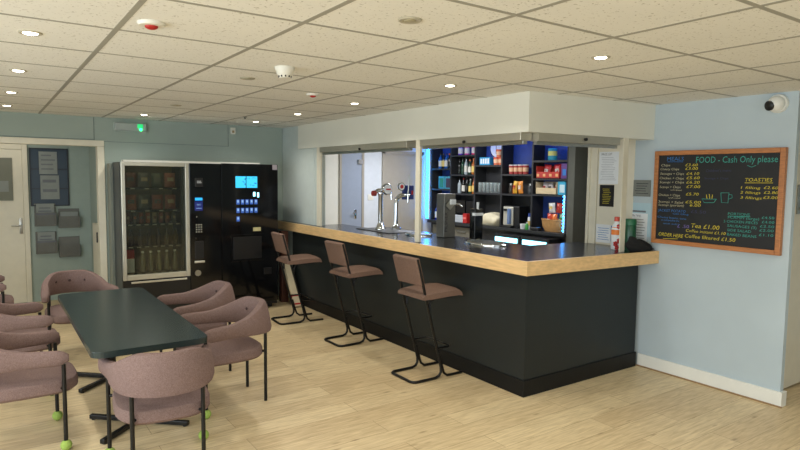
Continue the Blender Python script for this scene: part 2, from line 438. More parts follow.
# ------------------------------------------------------------------ bar counter
bar = thing('bar_counter', 'long charcoal L-shaped bar counter with a thick oak-edged black top', 'bar counter', (3.19, 2.99, 0))
obj('front_panel', MB().box(3.19, 2.99, .12, 3.232, 7.0, .91), 'panel', bar, world=True)
obj('side_panel', MB().box(3.2325, 2.99, .12, 4.545, 3.03, .91), 'panel', bar, world=True)
kb = MB().box(3.178, 2.978, 0, 3.232, 7.0, .125, .004).box(3.232, 2.978, 0, 4.555, 3.03, .125, .004)
obj('kickboard', kb, 'plinth', bar, world=True)
obj('end_post', MB().box(3.03, 6.98, 0, 3.12, 7.06, .905, .003), 'brown', bar, world=True)
wt = [(3.152, 7.395), (3.152, 2.953), (4.598, 2.856), (4.598, 3.435), (4.55, 3.64), (3.92, 3.66), (3.90, 5.85), (3.62, 5.86), (3.62, 6.485), (3.232, 6.485), (3.232, 7.395)]
obj('worktop', MB().prism(wt, .915, 1.012), 'worktop', bar, world=True)
ed = MB().prism([(3.134, 7.395), (3.134, 2.935), (3.1535, 2.9545), (3.1535, 7.395)], .908, 1.0125, .002)
ed.prism([(3.134, 2.935), (4.598, 2.836), (4.598, 2.858), (3.1535, 2.9545)], .908, 1.0125, .002)
obj('oak_edging', ed, 'oak', bar, world=True)
# back-of-bar support, out of the camera's sight but carrying the top
obj('rear_panel', MB().box(3.80, 3.70, 0, 3.84, 5.80, .914), 'shelfblack', bar, world=True)

# roller shutter boxes under the bulkhead
sh = thing('roller_shutter', 'rolled-up metal shutter box over the left bar opening, beside the doors', 'shutter', (3.25, 5.4, 1.85))
obj('shutter_box', MB().box(3.205, 4.535, 1.872, 3.32, 6.288, 1.934, .004), 'shutter', sh, world=True)
obj('bottom_rail', MB().box(3.235, 4.54, 1.848, 3.28, 6.285, 1.873, .003), 'steel', sh, world=True)
obj('lock', MB().lathe([(.012, 0), (.012, .02)], (3.19, 5.37, 1.885), 12, 'x'), 'black', sh, world=True)
sh = thing('roller_shutter', 'rolled-up metal shutter box over the long bar opening, in front of the bottle shelves', 'shutter', (3.25, 3.7, 1.85))
obj('shutter_box', MB().box(3.205, 3.10, 1.878, 3.32, 4.332, 1.934, .004), 'shutter', sh, world=True)
obj('bottom_rail', MB().box(3.235, 3.105, 1.852, 3.28, 4.33, 1.879, .003), 'steel', sh, world=True)
obj('lock', MB().lathe([(.012, 0), (.012, .02)], (3.19, 3.72, 1.89), 12, 'x'), 'black', sh, world=True)
sh = thing('roller_shutter', 'rolled-up metal shutter box over the short bar opening, above the posters', 'shutter', (3.8, 3.02, 1.85))
obj('shutter_box', MB().prism([(3.325, 3.035), (4.20, 2.972), (4.205, 3.06), (3.33, 3.12)], 1.875, 1.934), 'shutter', sh, world=True)
obj('bottom_rail', MB().prism([(3.33, 3.06), (4.20, 2.998), (4.20, 3.03), (3.33, 3.09)], 1.85, 1.876), 'steel', sh, world=True)
obj('lock', MB().lathe([(.012, 0), (.012, .02)], (3.80, 2.983, 1.905), 12, 'y'), 'black', sh, world=True)

# ------------------------------------------------------------------ things on the bar
o = tag(obj('drip_mat', MB().box(3.42, 5.15, 1.0125, 3.80, 5.80, 1.02, .003), 'black'), 'black drip mat on the bar under the two chrome beer taps', 'drip mat')
def gooseneck(loc, label):
    t = thing('beer_tap', label, 'beer tap', loc); return t
t = gooseneck((3.58, 5.55, 1.02), 'chrome beer tap with a round white and red badge facing out')
obj('base', MB().lathe([(.06, 0), (.06, .012), (.045, .03), (.035, .06), (.028, .075)]), 'chrome', t, True)
obj('column', MB().lathe([(.026, .07), (.026, .37), (.03, .38), (.03, .40)]), 'chrome', t, True)
obj('crossbar', MB().tube([(-.075, 0, .405), (-.03, .0, .43), (.03, 0, .43), (.10, 0, .43)], .024), 'chrome', t, True)
b = obj('badge', MB().lathe([(.058, -.02), (.066, -.008), (.066, .008), (.058, .02)], (.06, -.035, .445), 24, 'y'), 'chrome', t, True)
obj('badge_face', MB().lathe([(.05, 0), (.05, .006)], (.06, -.061, .445), 24, 'y'), 'paper', b, True)
obj('badge_band', MB().box(.03, -.0685, .437, .09, -.0665, .453), 'red', b)
obj('side_cap', MB().lathe([(.03, 0), (.03, .04)], (-.105, 0, .40), 16, 'x'), col('rust_red', (140, 44, 36)), t, True)
obj('spout', MB().tube([(.10, 0, .43), (.125, -.02, .40), (.13, -.025, .33)], .012), 'chrome', t, True)
t = gooseneck((3.74, 5.48, 1.02), 'chrome swan-neck beer tap with a dark blue square badge and tall lever')
obj('base', MB().lathe([(.062, 0), (.062, .012), (.04, .03), (.03, .06)]), 'chrome', t, True)
obj('column', MB().tube([(0, 0, .05), (0, 0, .28), (.01, 0, .34), (.05, 0, .375), (.11, 0, .38), (.17, 0, .38)], .024), 'chrome', t, True)
b = obj('badge', MB().box(.085, -.012, .33, .235, .012, .49, .006), col('navy_badge', (34, 48, 112)), t)
obj('badge_mark', MB().box(.20, -.016, .385, .222, -.0115, .43), 'red', b)
b = obj('round_badge', MB().lathe([(.045, -.012), (.045, .012)], (.045, -.03, .475), 20, 'y'), 'chrome', t, True)
obj('badge_face', MB().lathe([(.036, 0), (.036, .004)], (.045, -.0455, .475), 20, 'y'), 'paper', b, True)
obj('badge_band', MB().lathe([(.022, 0), (.022, .003)], (.045, -.0482, .475), 16, 'y'), 'red', b, True)
obj('lever', MB().tube([(.14, -.03, .39), (.145, -.035, .48), (.15, -.04, .61)], [.010, .007, .009]), 'steel', t, True)
obj('nozzle', MB().tube([(.14, -.03, .39), (.14, -.03, .30)], .012), 'chrome', t, True)
def tray(label, x, y, rx, ry):
    t = thing('drip_tray', label, 'drip tray', (x, y, 1.0125))
    m = MB()
    m.lathe([(1, 0), (1, .012), (.97, .018), (.93, .018)], seg=36); m.xf(Matrix.Diagonal((rx, ry, 1, 1)))
    obj('rim', m, 'chrome', t, True)
    m = MB()
    for k in range(-5, 6):
        q = math.sqrt(max(0, 1-(k/6)**2))*.88
        m.box(k/6*rx*.9-.004, -ry*q, .0175, k/6*rx*.9+.004, ry*q, .0205)
    obj('grille', m, 'steel', t)
tray('oval chrome drip tray lit blue beside the tall grey beer tower', 3.60, 4.86, .12, .17)
tray('oval chrome drip tray near the front corner of the bar', 3.66, 3.93, .15, .23)
t = thing('beer_tower', 'tall rectangular grey steel beer tower with a white tilted lens and vertical lettering', 'beer tower', (3.74, 4.6, 1.0125))
obj('body', MB().box(-.072, -.06, 0, .072, .06, .43, .006), 'darksteel', t)
b = obj('emblem', MB().prism([(-.055, 0), (0, -.05), (.055, 0), (0, .05)], 0, .012).xf(Matrix.Translation((-.01, -.061, .32)) @ Matrix.Rotation(PI/2, 4, 'X')), 'steel', t)
obj('lens', MB().box(-.01, -.09, .325, .055, -.06, .375, .005).xf(Matrix.Translation((0, 0, 0))), 'paper', t)
obj('tap_arm', MB().tube([(.08, -.02, .33), (.14, -.04, .325), (.16, -.06, .30)], .009), 'chrome', t, True)
m = MB(); letters(m, 'PILSNER', .035, .19, Matrix.Translation((-.03, -.0612, .06)) @ Matrix(((0, -1, 0, 0), (0, 0, -1, 0), (1, 0, 0, 0), (0, 0, 0, 1))))
obj('lettering', m, 'inkdark', t)
t = thing('beer_font', 'slim black beer font with a white label band and handle', 'beer font', (3.80, 4.22, 1.0125))
obj('base', MB().lathe([(.05, 0), (.05, .01), (.045, .016)]), 'chrome', t, True)
obj('body', MB().box(-.05, -.04, .012, .05, .04, .30, .008), 'gloss', t)
obj('label_band', MB().box(-.052, -.042, .235, .052, .0, .262, .002), 'paper', t)
obj('handle', MB().tube([(-.012, -.03, .29), (-.014, -.034, .33), (-.016, -.036, .36)], [.010, .012, .014]), 'paper', t, True)
# loyalty of the far end: bottle, flask, bag
t = thing('drinks_bottle', 'white drinks bottle with red and orange flower print on the bar end', 'bottle', (4.368, 3.09, 1.0125))
obj('body', MB().lathe([(.038, 0), (.043, .006), (.043, .17), (.036, .20), (.022, .225), (.02, .24)], seg=24), 'paper', t, True)
obj('cap', MB().lathe([(.022, .238), (.022, .272), (.018, .276)]), col('coral_cap', (206, 84, 64)), t, True)
for k, (a, z, r) in enumerate([(3.6, .05, .02), (4.3, .075, .024), (5.0, .045, .02), (3.9, .02, .02), (4.8, .015, .018), (4.1, .195, .016)]):
    m = MB()
    for q in range(5):
        aa = a+.22*math.cos(q*1.257); zz = z+.014*math.sin(q*1.257)
        rr = .0432 if zz < .17 else .037
        m.ball((rr*math.cos(aa), rr*math.sin(aa), zz), r*.5, (1, 1, 1), 8, 6)
    obj('flower_print', m, 'red', t, True)
obj('orange_band', MB().lathe([(.0436, .125), (.0436, .165), (.0385, .19)], seg=24, cap=False), 'orange', t, True)
t = thing('flask', 'dark green lidded flask behind the black cloth bag', 'flask', (4.455, 3.02, 1.0125))
obj('body', MB().lathe([(.044, 0), (.048, .01), (.048, .20), (.044, .21)], seg=24), 'greenglass', t, True)
obj('lid', MB().lathe([(.05, .21), (.05, .245), (.044, .26)], seg=24), col('green_lid', (34, 104, 70)), t, True)
m = MB(); q = bmesh.ops.create_icosphere(m.bm, subdivisions=4, radius=1)
for v in q['verts']:
    x, y, z = v.co
    k = 1+.09*math.sin(5*x+3*y)+.07*math.sin(7*z+4*x)
    hh = .058*(1-.72*max(-1, min(1, x)))
    v.co = Vector((x*.150*k, y*.05*k, (max(z, -.62)+.62)*hh*k))
m.xf(Matrix.Translation((4.445, 2.915, 1.0125)) @ Matrix.Rotation(-.10, 4, 'Z'))
tag(obj('cloth_bag', m, 'bagcloth', smooth=True, at=(4.445, 2.915, 1.0125)), 'crumpled black cloth bag on the bar end against the wall', 'bag')

# folded sign leaning beside the first stool
t = thing('folded_sign', 'narrow cream folded sign with red stripes leaning behind the farthest stool', 'sign', (3.08, 6.6, 0))
lean = Matrix.Rotation(math.atan2(-.37, .53)*-1*-1, 4, 'X')
def ln(mb): return mb.xf(Matrix.Translation((0, 0, 0)) @ Matrix.Rotation(-.60, 4, 'X'))
obj('board', ln(MB().box(-.05, -.03, .01, .05, -.006, .62, .004).box(-.05, .006, .01, .05, .03, .62, .004)), 'signcream', t)
obj('stripe', ln(MB().box(-.0505, -.0315, .14, .0505, .0315, .165).box(-.0505, -.0315, .03, .0505, .0315, .05)), 'red', t)

# ------------------------------------------------------------------ stools
def arc(c, r, a0, a1, ax1, ax2, n=6):
    c = Vector(c); ax1 = Vector(ax1); ax2 = Vector(ax2)
    return [c+ax1*(r*math.cos(a0+(a1-a0)*i/n))+ax2*(r*math.sin(a0+(a1-a0)*i/n)) for i in range(n+1)]
def make_stool(label):
    t = thing('bar_stool', label, 'bar stool', group='bar stools along the bar front')
    W = .158; R = .011
    top = Vector((0, -.235, .975)); foot = Vector((0, .012, .09))
    def leg_at(z):
        k = (z-foot.z)/(top.z-foot.z); return foot.y+(top.y-foot.y)*k
    for s in (-1, 1):
        x = s*W
        pts = [(x, top.y, top.z), (x, leg_at(.6), .6), (x, leg_at(.3), .3), (x, foot.y, foot.z), (x, .012, .05), (x, -.005, .024), (x, -.04, .0125), (x, -.20, .0115)]
        obj('leg', MB().tube(pts, R), 'tube', t, True)
    pts = [(-W, -.16, .0115), (-W, -.215, .0115)] + [(-W+.045-.045*math.cos(a), -.215-.045*math.sin(a), .0115) for a in (.4, .8, 1.2, PI/2)]
    pts = pts + [(-p[0], p[1], p[2]) for p in pts[::-1]]
    obj('floor_loop', MB().tube(pts, R), 'tube', t, True)
    for s in (-1, 1):
        x = s*(W-.004)
        obj('front_foot', MB().tube([(x, leg_at(.2)+.014, .2), (x, foot.y+.016, .09), (x, .045, .04), (x, .08, .0125), (x, .16, .0115), (x, .235, .0115)], R*.95), 'tube', t, True)
    y0 = leg_at(.25)
    pts = [(-W, y0, .25), (-W, y0+.12, .25), (-W+.02, y0+.14, .25), (W-.02, y0+.14, .25), (W, y0+.12, .25), (W, y0, .25)]
    obj('footrest', MB().tube(pts, R*.8), 'tube', t, True)
    y1 = leg_at(.6)
    for s in (-1, 1):
        m = MB(); x = s*(W-.004)
        m.tube([(x, leg_at(.56)+.015, .56), (x, y1+.025, .62), (x, y1+.06, .652), (x, .12, .656)], R*.9)
        obj('seat_bracket', m, 'tube', t, True)
    # seat: padded slab with a rolled front
    m = MB(); n = 10
    lo, hi = [], []
    prof = [(-.185, .655, .690), (-.165, .652, .706), (-.08, .652, .714), (.02, .656, .718), (.12, .660, .720), (.175, .659, .716), (.205, .654, .700), (.212, .652, .674)]
    rows = []
    for (y, a, b) in prof:
        row = []
        for i in range(n+1):
            u = -1+2*i/n; e = (1-abs(u)**6)
            row.append((u*.175, y, a, b-.018*(1-e)))
        rows.append(row)
    T = [[m.bm.verts.new((p[0], p[1], p[3])) for p in r] for r in rows]; Bt = [[m.bm.verts.new((p[0], p[1], p[2])) for p in r] for r in rows]
    for j in range(len(rows)-1):
        for i in range(n):
            m.bm.faces.new((T[j][i], T[j][i+1], T[j+1][i+1], T[j+1][i])); m.bm.faces.new((Bt[j][i], Bt[j+1][i], Bt[j+1][i+1], Bt[j][i+1]))
        for i in (0, n): m.bm.faces.new((T[j][i], T[j+1][i], Bt[j+1][i], Bt[j][i]))
    for i in range(n):
        for j in (0, len(rows)-1): m.bm.faces.new((T[j][i], T[j][i+1], Bt[j][i+1], Bt[j][i]))
    obj('seat', m, 'fabstool', t, True)
    m = MB().box(-.162, -.020, 0, .162, .020, .225, .012, 3)
    for v in m.bm.verts: v.co.y -= .018*(1-(v.co.x/.17)**2)
    m.xf(Matrix.Translation((0, leg_at(.76)+.002, .765)) @ Matrix.Rotation(math.atan2(.247, .885), 4, 'X'))
    obj('backrest', m, 'fabstool', t, True)
    return t
st = make_stool('nearest bar stool, mauve seat on a black tube frame, toward the bar corner')
st.location = (2.925, 3.80, 0); st.rotation_euler = (0, 0, -PI/2)
dup(st, (2.93, 4.99, 0), -PI/2+.03, 'middle bar stool of the three along the bar front')
dup(st, (2.815, 6.04, 0), -PI/2-.05, 'farthest bar stool, next to the black vending machines')

# ------------------------------------------------------------------ tub chairs
def band_path(n=44):
    P = []
    a, yf, yc, yr = .238, .24, .0, -.288
    L1 = yf-yc
    for i in range(n+1):
        t = i/n
        if t < .2: P.append((a+.046*(1-t/.2), yf-L1*t/.2))
        elif t > .8: P.append((-a-.046*((t-.8)/.2), yc+L1*(t-.8)/.2))
        else:
            th = PI*(t-.2)/.6; P.append((a*math.cos(th), yc-(yc-yr)*math.sin(th)**.9))
    return P
def make_chair(label):
    t = thing('tub_chair', label, 'chair', group='mauve tub chairs around the table')
    m = MB(); P = band_path(); n = len(P)-1; K = 12; rings = []
    for i, (x, y) in enumerate(P):
        x0, y0 = P[max(0, i-1)]; x1, y1 = P[min(n, i+1)]
        d = Vector((x1-x0, y1-y0)).normalized(); nx, ny = d.y, -d.x
        u = abs(2*i/n-1)                       # 1 at the arm fronts, 0 at the back
        q = min(1, max(0, (.68-u)/.48)); q = q*q*(3-2*q)
        zt = .592+.012*min(1, (1-u)/.4)+.103*q; zb = .510-.02*q; th = .030+.002*q
        e = 1.
        if i == 0 or i == n: e = .45
        elif i == 1 or i == n-1: e = .85
        zc = (zt+zb)/2; hh = (zt-zb)/2*e
        ring = []
        for k in range(K):
            a = 2*PI*k/K; ca, sa = math.cos(a), math.sin(a)
            px = math.copysign(abs(ca)**.6, ca)*th*e; pz = math.copysign(abs(sa)**.45, sa)*hh
            lean = .022*q*(pz/(hh+1e-6))           # the back tips outward a little at its top
            ring.append(m.bm.verts.new((x+nx*(px+0)+(nx*lean), y+ny*px+ny*lean, zc+pz)))
        rings.append(ring)
    for A, B in zip(rings, rings[1:]):
        for k in range(K): m.bm.faces.new((A[k], A[(k+1) % K], B[(k+1) % K], B[k]))
    m.bm.faces.new(rings[0][::-1]); m.bm.faces.new(rings[-1])
    br = obj('backrest', m, 'fab', t, True)
    for x, y in ((-.12, -.212), (0, -.247), (.12, -.212)):
        obj('button', MB().ball((x, y, .615), .012, (1, .6, 1), 10, 6), 'fabdimple', br, True)
    # seat: a rounded D, domed
    m = MB(); pts = []
    for i in range(28):
        a = 2*PI*i/28; ca, sa = math.cos(a), math.sin(a)
        px = math.copysign(abs(ca)**.55, ca)*.242; py = math.copysign(abs(sa)**(.45 if sa > 0 else .75), sa)*(.295 if sa > 0 else .25)
        pts.append((px, py))
    levels = [(.93, .328), (1.0, .345), (1.0, .385), (.97, .402), (.86, .412), (.55, .418), (.2, .420)]
    rings = [[m.bm.verts.new((x*s, y*s+.01, z)) for x, y in pts] for s, z in levels]
    for A, B in zip(rings, rings[1:]):
        for k in range(28): m.bm.faces.new((A[k], A[(k+1) % 28], B[(k+1) % 28], B[k]))
    m.bm.faces.new(rings[0][::-1]); m.bm.faces.new(rings[-1])
    obj('seat', m, 'fab', t, True)
    R = .0115
    for s in (-1, 1):
        l = obj('leg', MB().tube([(s*.256, .215, 0), (s*.256, .215, .512)], R), 'tube', t, True)
        obj('tennis_ball', MB().ball((s*.256, .215, .031), .031), 'ball', l, True)
    for s in (-1, 1):
        obj('leg', MB().tube([(s*.172, -.235, 0), (s*.172, -.235, .50)], R), 'tube', t, True)
    m = MB()
    for s in (-1, 1):
        obj('seat_bracket', MB().tube([(s*.256, .215, .362), (s*.19, .19, .362)], .009), 'tube', t, True)
        obj('seat_bracket', MB().tube([(s*.172, -.235, .362), (s*.12, -.17, .362)], .009), 'tube', t, True)
    return t
ch = make_chair('mauve tub chair at the near end of the table, its back to the viewer')
ch.location = (.755, 3.36, 0); ch.rotation_euler = (0, 0, -.10)
dup(ch, (.115, 4.10, 0), -PI/2, 'nearest mauve tub chair on the left table side, green balls on its front legs')
dup(ch, (.11, 5.12, 0), -PI/2+.05, 'second mauve tub chair along the left table side, behind the nearest')
D = dup(ch, (1.35, 4.115, 0), PI/2+.02, 'mauve tub chair nearest on the right side of the table, facing the table')
dup(ch, (1.365, 4.90, 0), PI/2-.03, 'farther mauve tub chair on the right table side, nearer the vending machine')
F = dup(ch, (.63, 5.97, 0), PI+.10, 'mauve tub chair at the far table end, buttoned back facing the viewer')
dup(ch, (-.12, 6.78, 0), -PI/2, 'mauve tub chair cut by the left picture edge in front of the doorway')

# ------------------------------------------------------------------ table
t = thing('dining_table', 'long dark green rectangular table with rounded corners on two pedestals', 'table', (.735, 4.36, 0))
def rr(x0, y0, x1, y1, r, n=6):
    P = []
    for cx, cy, a in ((x1-r, y1-r, 0), (x0+r, y1-r, PI/2), (x0+r, y0+r, PI), (x1-r, y0+r, 1.5*PI)):
        for i in range(n+1): P.append((cx+r*math.cos(a+PI/2*i/n), cy+r*math.sin(a+PI/2*i/n)))
    return P
obj('tabletop', MB().prism(rr(.425, 3.43, 1.04, 5.28, .055), .625, .66, .003), 'table', t, world=True)
for y in (4.03, 5.03):
    p = obj('pedestal', MB().tube([(.76, y, .03), (.76, y, .612)], .032, 14).box(.62, y-.10, .608, .90, y+.10, .6255), 'tube', t, True, world=True)
    for dx, dy in ((.25, .23), (-.25, .23), (.25, -.23), (-.25, -.23)):
        m = MB().box(0, -.016, .006, math.hypot(dx, dy), .016, .034, .004).xf(Matrix.Translation((.76, y, 0)) @ Matrix.Rotation(math.atan2(dy, dx), 4, 'Z'))
        m.lathe([(.014, 0), (.014, .008)], (.76+dx*.93, y+dy*.93, 0), 10)
        obj('foot', m, 'tube', p, world=True)

# ------------------------------------------------------------------ vending machines
V0, V1, V2 = 1.15, 2.20, 2.885
YV = 6.75
vm = thing('snack_vending_machine', 'dark snack vending machine with a silver-framed glass front and lit payment panel', 'vending machine', (1.6, 7.0, 0))
body = MB()
body.box(V0, YV+.05, .06, V0+.03, 7.20, 1.725); body.box(1.765, YV+.05, .06, V1-.004, 7.20, 1.725)
body.box(V0+.03, YV+.05, .06, 1.79, 7.20, .42); body.box(V0+.03, YV+.05, 1.70, 1.79, 7.20, 1.725)
obj('cabinet', body, 'vmbody', vm, world=True)
obj('rear_housing', MB().box(V0-.03, 7.2, .06, V1-.004, 7.385, 1.715, .004), 'vmgrey', vm, world=True)
obj('rear_liner', MB().box(V0+.03, 7.17, .42, 1.79, 7.1995, 1.70), 'vmback', vm, world=True)
for x in (V0+.06, V1-.06):
    for y in (YV+.12, 7.3): obj('levelling_foot', MB().lathe([(.025, 0), (.03, .06)], (x, y, 0), 12), 'black', vm, world=True)
GX0, GX1, GZ0, GZ1 = 1.155, 1.845, .475, 1.725
fr = MB().box(GX0, YV, GZ0, GX0+.038, YV+.05, GZ1, .005).box(GX1-.042, YV, GZ0, GX1, YV+.05, GZ1, .005).box(GX0+.0385, YV+.001, GZ0, GX1-.0425, YV+.05, GZ0+.055, .005).box(GX0+.0385, YV+.001, GZ1-.04, GX1-.0425, YV+.05, GZ1, .005)
dr = obj('door', fr, 'alu', vm, world=True)
obj('glass_pane', MB().box(GX0+.04, YV+.02, GZ0+.05, GX1-.05, YV+.026, GZ1-.035), 'vglass', dr, world=True)
lp = obj('lower_panel', MB().box(V0, YV+.004, .08, GX1, YV+.05, GZ0-.004, .004), 'black', vm, world=True)
obj('flap', MB().box(V0+.08, YV-.008, .440, GX1-.04, YV+.004, .460, .004), 'alu', lp, world=True)
pp = obj('payment_panel', MB().box(GX1+.002, YV, .08, V1-.003, YV+.05, 1.725, .004), 'gloss', vm, world=True)
obj('card_reader', MB().box(1.905, YV-.012, 1.465, 1.995, YV, 1.565, .004), 'black', pp, world=True)
m = MB(); m.box(1.925, YV-.0135, 1.525, 1.97, YV-.0115, 1.532); m.box(1.925, YV-.0135, 1.508, 1.975, YV-.0115, 1.515)
obj('reader_print', m, 'paper', pp, world=True)
obj('display', MB().box(1.905, YV-.003, 1.315, 1.985, YV+.001, 1.345), 'display', pp, world=True)
b = obj('blue_panel', MB().box(1.900, YV-.003, 1.20, 1.988, YV+.001, 1.305), 'displayblue', pp, world=True)
m = MB(); letters(m, 'PAY', .022, .04, frame_y(1.925, YV-.0035, 1.255)); m.box(1.915, YV-.0045, 1.225, 1.975, YV-.0028, 1.23)
obj('panel_print', m, 'iconpale', b, world=True)
m = MB()
for i in range(3):
    for j in range(4): m.box(1.908+i*.026, YV-.006, .955+j*.026, 1.926+i*.026, YV, .973+j*.026, .002)
obj('keypad', m, 'key', pp, world=True)
obj('coin_slot', MB().box(1.915, YV-.006, 1.125, 1.925, YV, 1.14), 'key', pp, world=True)
obj('coin_recess', MB().box(1.895, YV-.004, .66, 1.995, YV, .86, .004).box(1.90, YV-.012, .885, 1.915, YV, .90), 'black', pp, world=True)
obj('return_cup', MB().box(1.885, YV-.022, .615, 2.0, YV, .64, .008), 'alu', pp, world=True)
obj('lock', MB().lathe([(.034, 0), (.034, -.010), (.027, -.010), (.025, -.004), (.002, -.004)], (1.925, YV, .50), 20, 'y', False), 'steel', pp, True, world=True)
obj('top_strip', MB().box(V0+.03, YV+.002, 1.7255, V1-.001, YV+.10, 1.747), 'white', vm, world=True)
# trays inside
tz = [1.455, 1.215, 1.065, .825, .535]
for i, z in enumerate(tz):
    tr = obj('tray', MB().box(V0+.035, YV+.10, z-.02, 1.785, 7.16, z, .002), 'vmin', vm, world=True)
    m = MB()
    k = 7 if i > 1 else 4
    for q in range(k):
        x = V0+.06+(q+.5)*(.575/k); m.box(x-.022, YV+.097, z-.016, x+.022, YV+.1005, z-.005)
    obj('price_tag', m, col('price_ticket', (176, 172, 150)), tr, world=True)
obj('fill_tube', MB().box(V0+.10, YV+.055, 1.689, 1.72, YV+.075, 1.698), emis('machine_fill_glow', (255, 238, 200), 3.2), vm, world=True)  # added glow, hidden behind the door frame, to brighten the snacks
def snack(kind, x, z, w, h, c1, c2, label, group):
    t = thing(kind, label, 'snack', (x, YV+.17, z+.001), 0, group)
    rot = Matrix.Rotation(PI/2, 4, 'Z')
    obj('wrapper', MB().pillow(w, h, .05, wob=.006).xf(rot), c1, t, True)
    obj('printed_label', MB().box(-w*.28, -.0285, h*.42, w*.28, -.0245, h*.68), c2, t)
cr = [col('packet_brown', (104, 66, 50)), col('packet_grey', (84, 86, 80)), col('packet_rust', (130, 78, 60)), col('packet_orange', (160, 98, 66)), col('packet_green', (72, 80, 66)), col('packet_cream', (160, 144, 112))]
orow = ['first', 'second', 'third', 'last']
for j, cs in enumerate([(0, 1, 4, 2), (3, 1, 2, 2)]):
    for i in range(4):
        snack('crisp_packet', V0+.055+(i+.5)*.136, tz[j], .115, .16, cr[cs[i]], cr[5 if i % 2 else 1],
              '%s crisp packet from the left on the %s tray of the snack machine' % (orow[i], ['top', 'second'][j]), 'crisp packets in the snack machine')
for i in range(8):
    snack('chocolate_bar', V0+.055+(i+.5)*.068, tz[2], .045, .115, cr[[0, 1, 2, 3, 5, 2, 0, 1][i]], cr[[5, 3, 1, 5, 0, 5, 3, 5][i]],
          '%s chocolate bar from the left on the middle tray of the snack machine' % ['first', 'second', 'third', 'fourth', 'fifth', 'sixth', 'seventh', 'last'][i], 'chocolate bars in the snack machine')
bot = [(.0, 0), (.026, .0), (.028, .01), (.028, .10), (.022, .125), (.011, .145), (.011, .16)]
for i in range(6):
    c = col('cola_bottle', (40, 26, 24)) if i < 4 else col('tea_bottle', (84, 70, 40))
    t = thing('soft_drink_bottle', '%s dark drink bottle from the left on the fourth tray of the snack machine' % ['first', 'second', 'third', 'fourth', 'fifth', 'last'][i], 'bottle', (V0+.075+(i+.5)*.092, YV+.17, tz[3]+.001), 0, 'dark drink bottles in the snack machine')
    obj('body', MB().lathe(bot[1:], seg=14), c, t, True); obj('cap', MB().lathe([(.013, .158), (.013, .175)], seg=12), col('cap_grey', (70, 70, 66)), t, True)
for i in range(5):
    t = thing('water_bottle', '%s clear water bottle from the left on the bottom tray of the snack machine' % ['first', 'second', 'third', 'fourth', 'last'][i], 'bottle', (V0+.235+i*.085, YV+.19, tz[4]+.001), 0, 'water bottles in the snack machine')
    obj('body', MB().lathe([(.028, 0), (.03, .01), (.03, .10), (.026, .115), (.03, .13), (.012, .19), (.012, .205)], seg=14), col('water_bottle_olive', (120, 116, 84), .2), t, True)
    obj('cap', MB().lathe([(.015, .203), (.015, .222)], seg=12), 'offwhite', t, True)
t = thing('drink_carton', 'red and white carton at the left of the bottom tray of the snack machine', 'carton', (V0+.10, YV+.19, tz[4]+.001))
obj('box', MB().box(-.045, -.03, 0, .045, .03, .15, .003), 'paper', t)
obj('red_top', MB().box(-.046, -.031, .15, .046, .031, .25, .003), 'red', t)

cm = thing('coffee_vending_machine', 'glossy black hot drinks machine with a bright cyan screen', 'vending machine', (2.46, 7.0, 0))
obj('cabinet', MB().box(V1, YV+.031, .05, V2, 7.385, 1.728, .004), 'black', cm, world=True)
for x in (V1+.06, V2-.06):
    for y in (YV+.12, 7.3): obj('levelling_foot', MB().lathe([(.025, 0), (.03, .05)], (x, y, 0), 12), 'black', cm, world=True)
dr = obj('door', MB().box(V1, YV-.004, .09, V2, YV+.03, 1.732, .006), 'gloss', cm, world=True)
obj('screen', MB().box(2.365, YV-.007, 1.455, 2.485, YV-.004, 1.588), 'screen', dr, world=True)
obj('screen', MB().box(2.495, YV-.007, 1.455, 2.625, YV-.004, 1.588), 'screen', dr, world=True)
m = MB()
for k in range(14):
    x = random.uniform(2.375, 2.605); z = random.uniform(1.46, 1.57); m.box(x, YV-.0085, z, x+random.uniform(.006, .03), YV-.0068, z+random.uniform(.004, .014))
obj('screen_picture', m, 'screen2', dr, world=True)
obj('status_light', MB().box(2.575, YV-.007, 1.355, 2.60, YV-.004, 1.405).box(2.625, YV-.007, 1.345, 2.645, YV-.004, 1.40), 'ledbright', dr, world=True)
for j in range(3):
    for i in range(5 if j < 2 else 1):
        x = 2.372+i*.054; z = 1.262-j*.098
        ic = obj('drink_button', MB().box(x, YV-.008, z, x+.038, YV-.004, z+.058, .003), 'icon', dr, world=True)
        obj('button_picture', MB().box(x+.009, YV-.0095, z+.022, x+.029, YV-.0078, z+.05), 'iconpale', ic, world=True)
obj('sticker', MB().box(2.57, YV-.0055, .945, 2.665, YV-.004, .99), col('cream_sticker', (200, 190, 140)), dr, world=True)
obj('sticker', MB().box(2.815, YV-.0055, 1.668, 2.875, YV-.004, 1.728), col('grey_sticker', (160, 152, 158)), dr, world=True)
obj('top_strip', MB().box(V1+.001, YV+.002, 1.7325, 2.66, YV+.10, 1.747), 'white', cm, world=True)
hatch = obj('cup_hatch', MB().box(2.30, YV-.014, .595, 2.70, YV-.004, .915, .006), 'gloss', dr, world=True)
obj('hatch_window', MB().box(2.33, YV-.017, .625, 2.67, YV-.0135, .885, .004), 'black', hatch, world=True)
obj('coin_door', MB().box(2.70, YV-.008, .42, 2.80, YV-.004, .50, .003), 'black', dr, world=True)

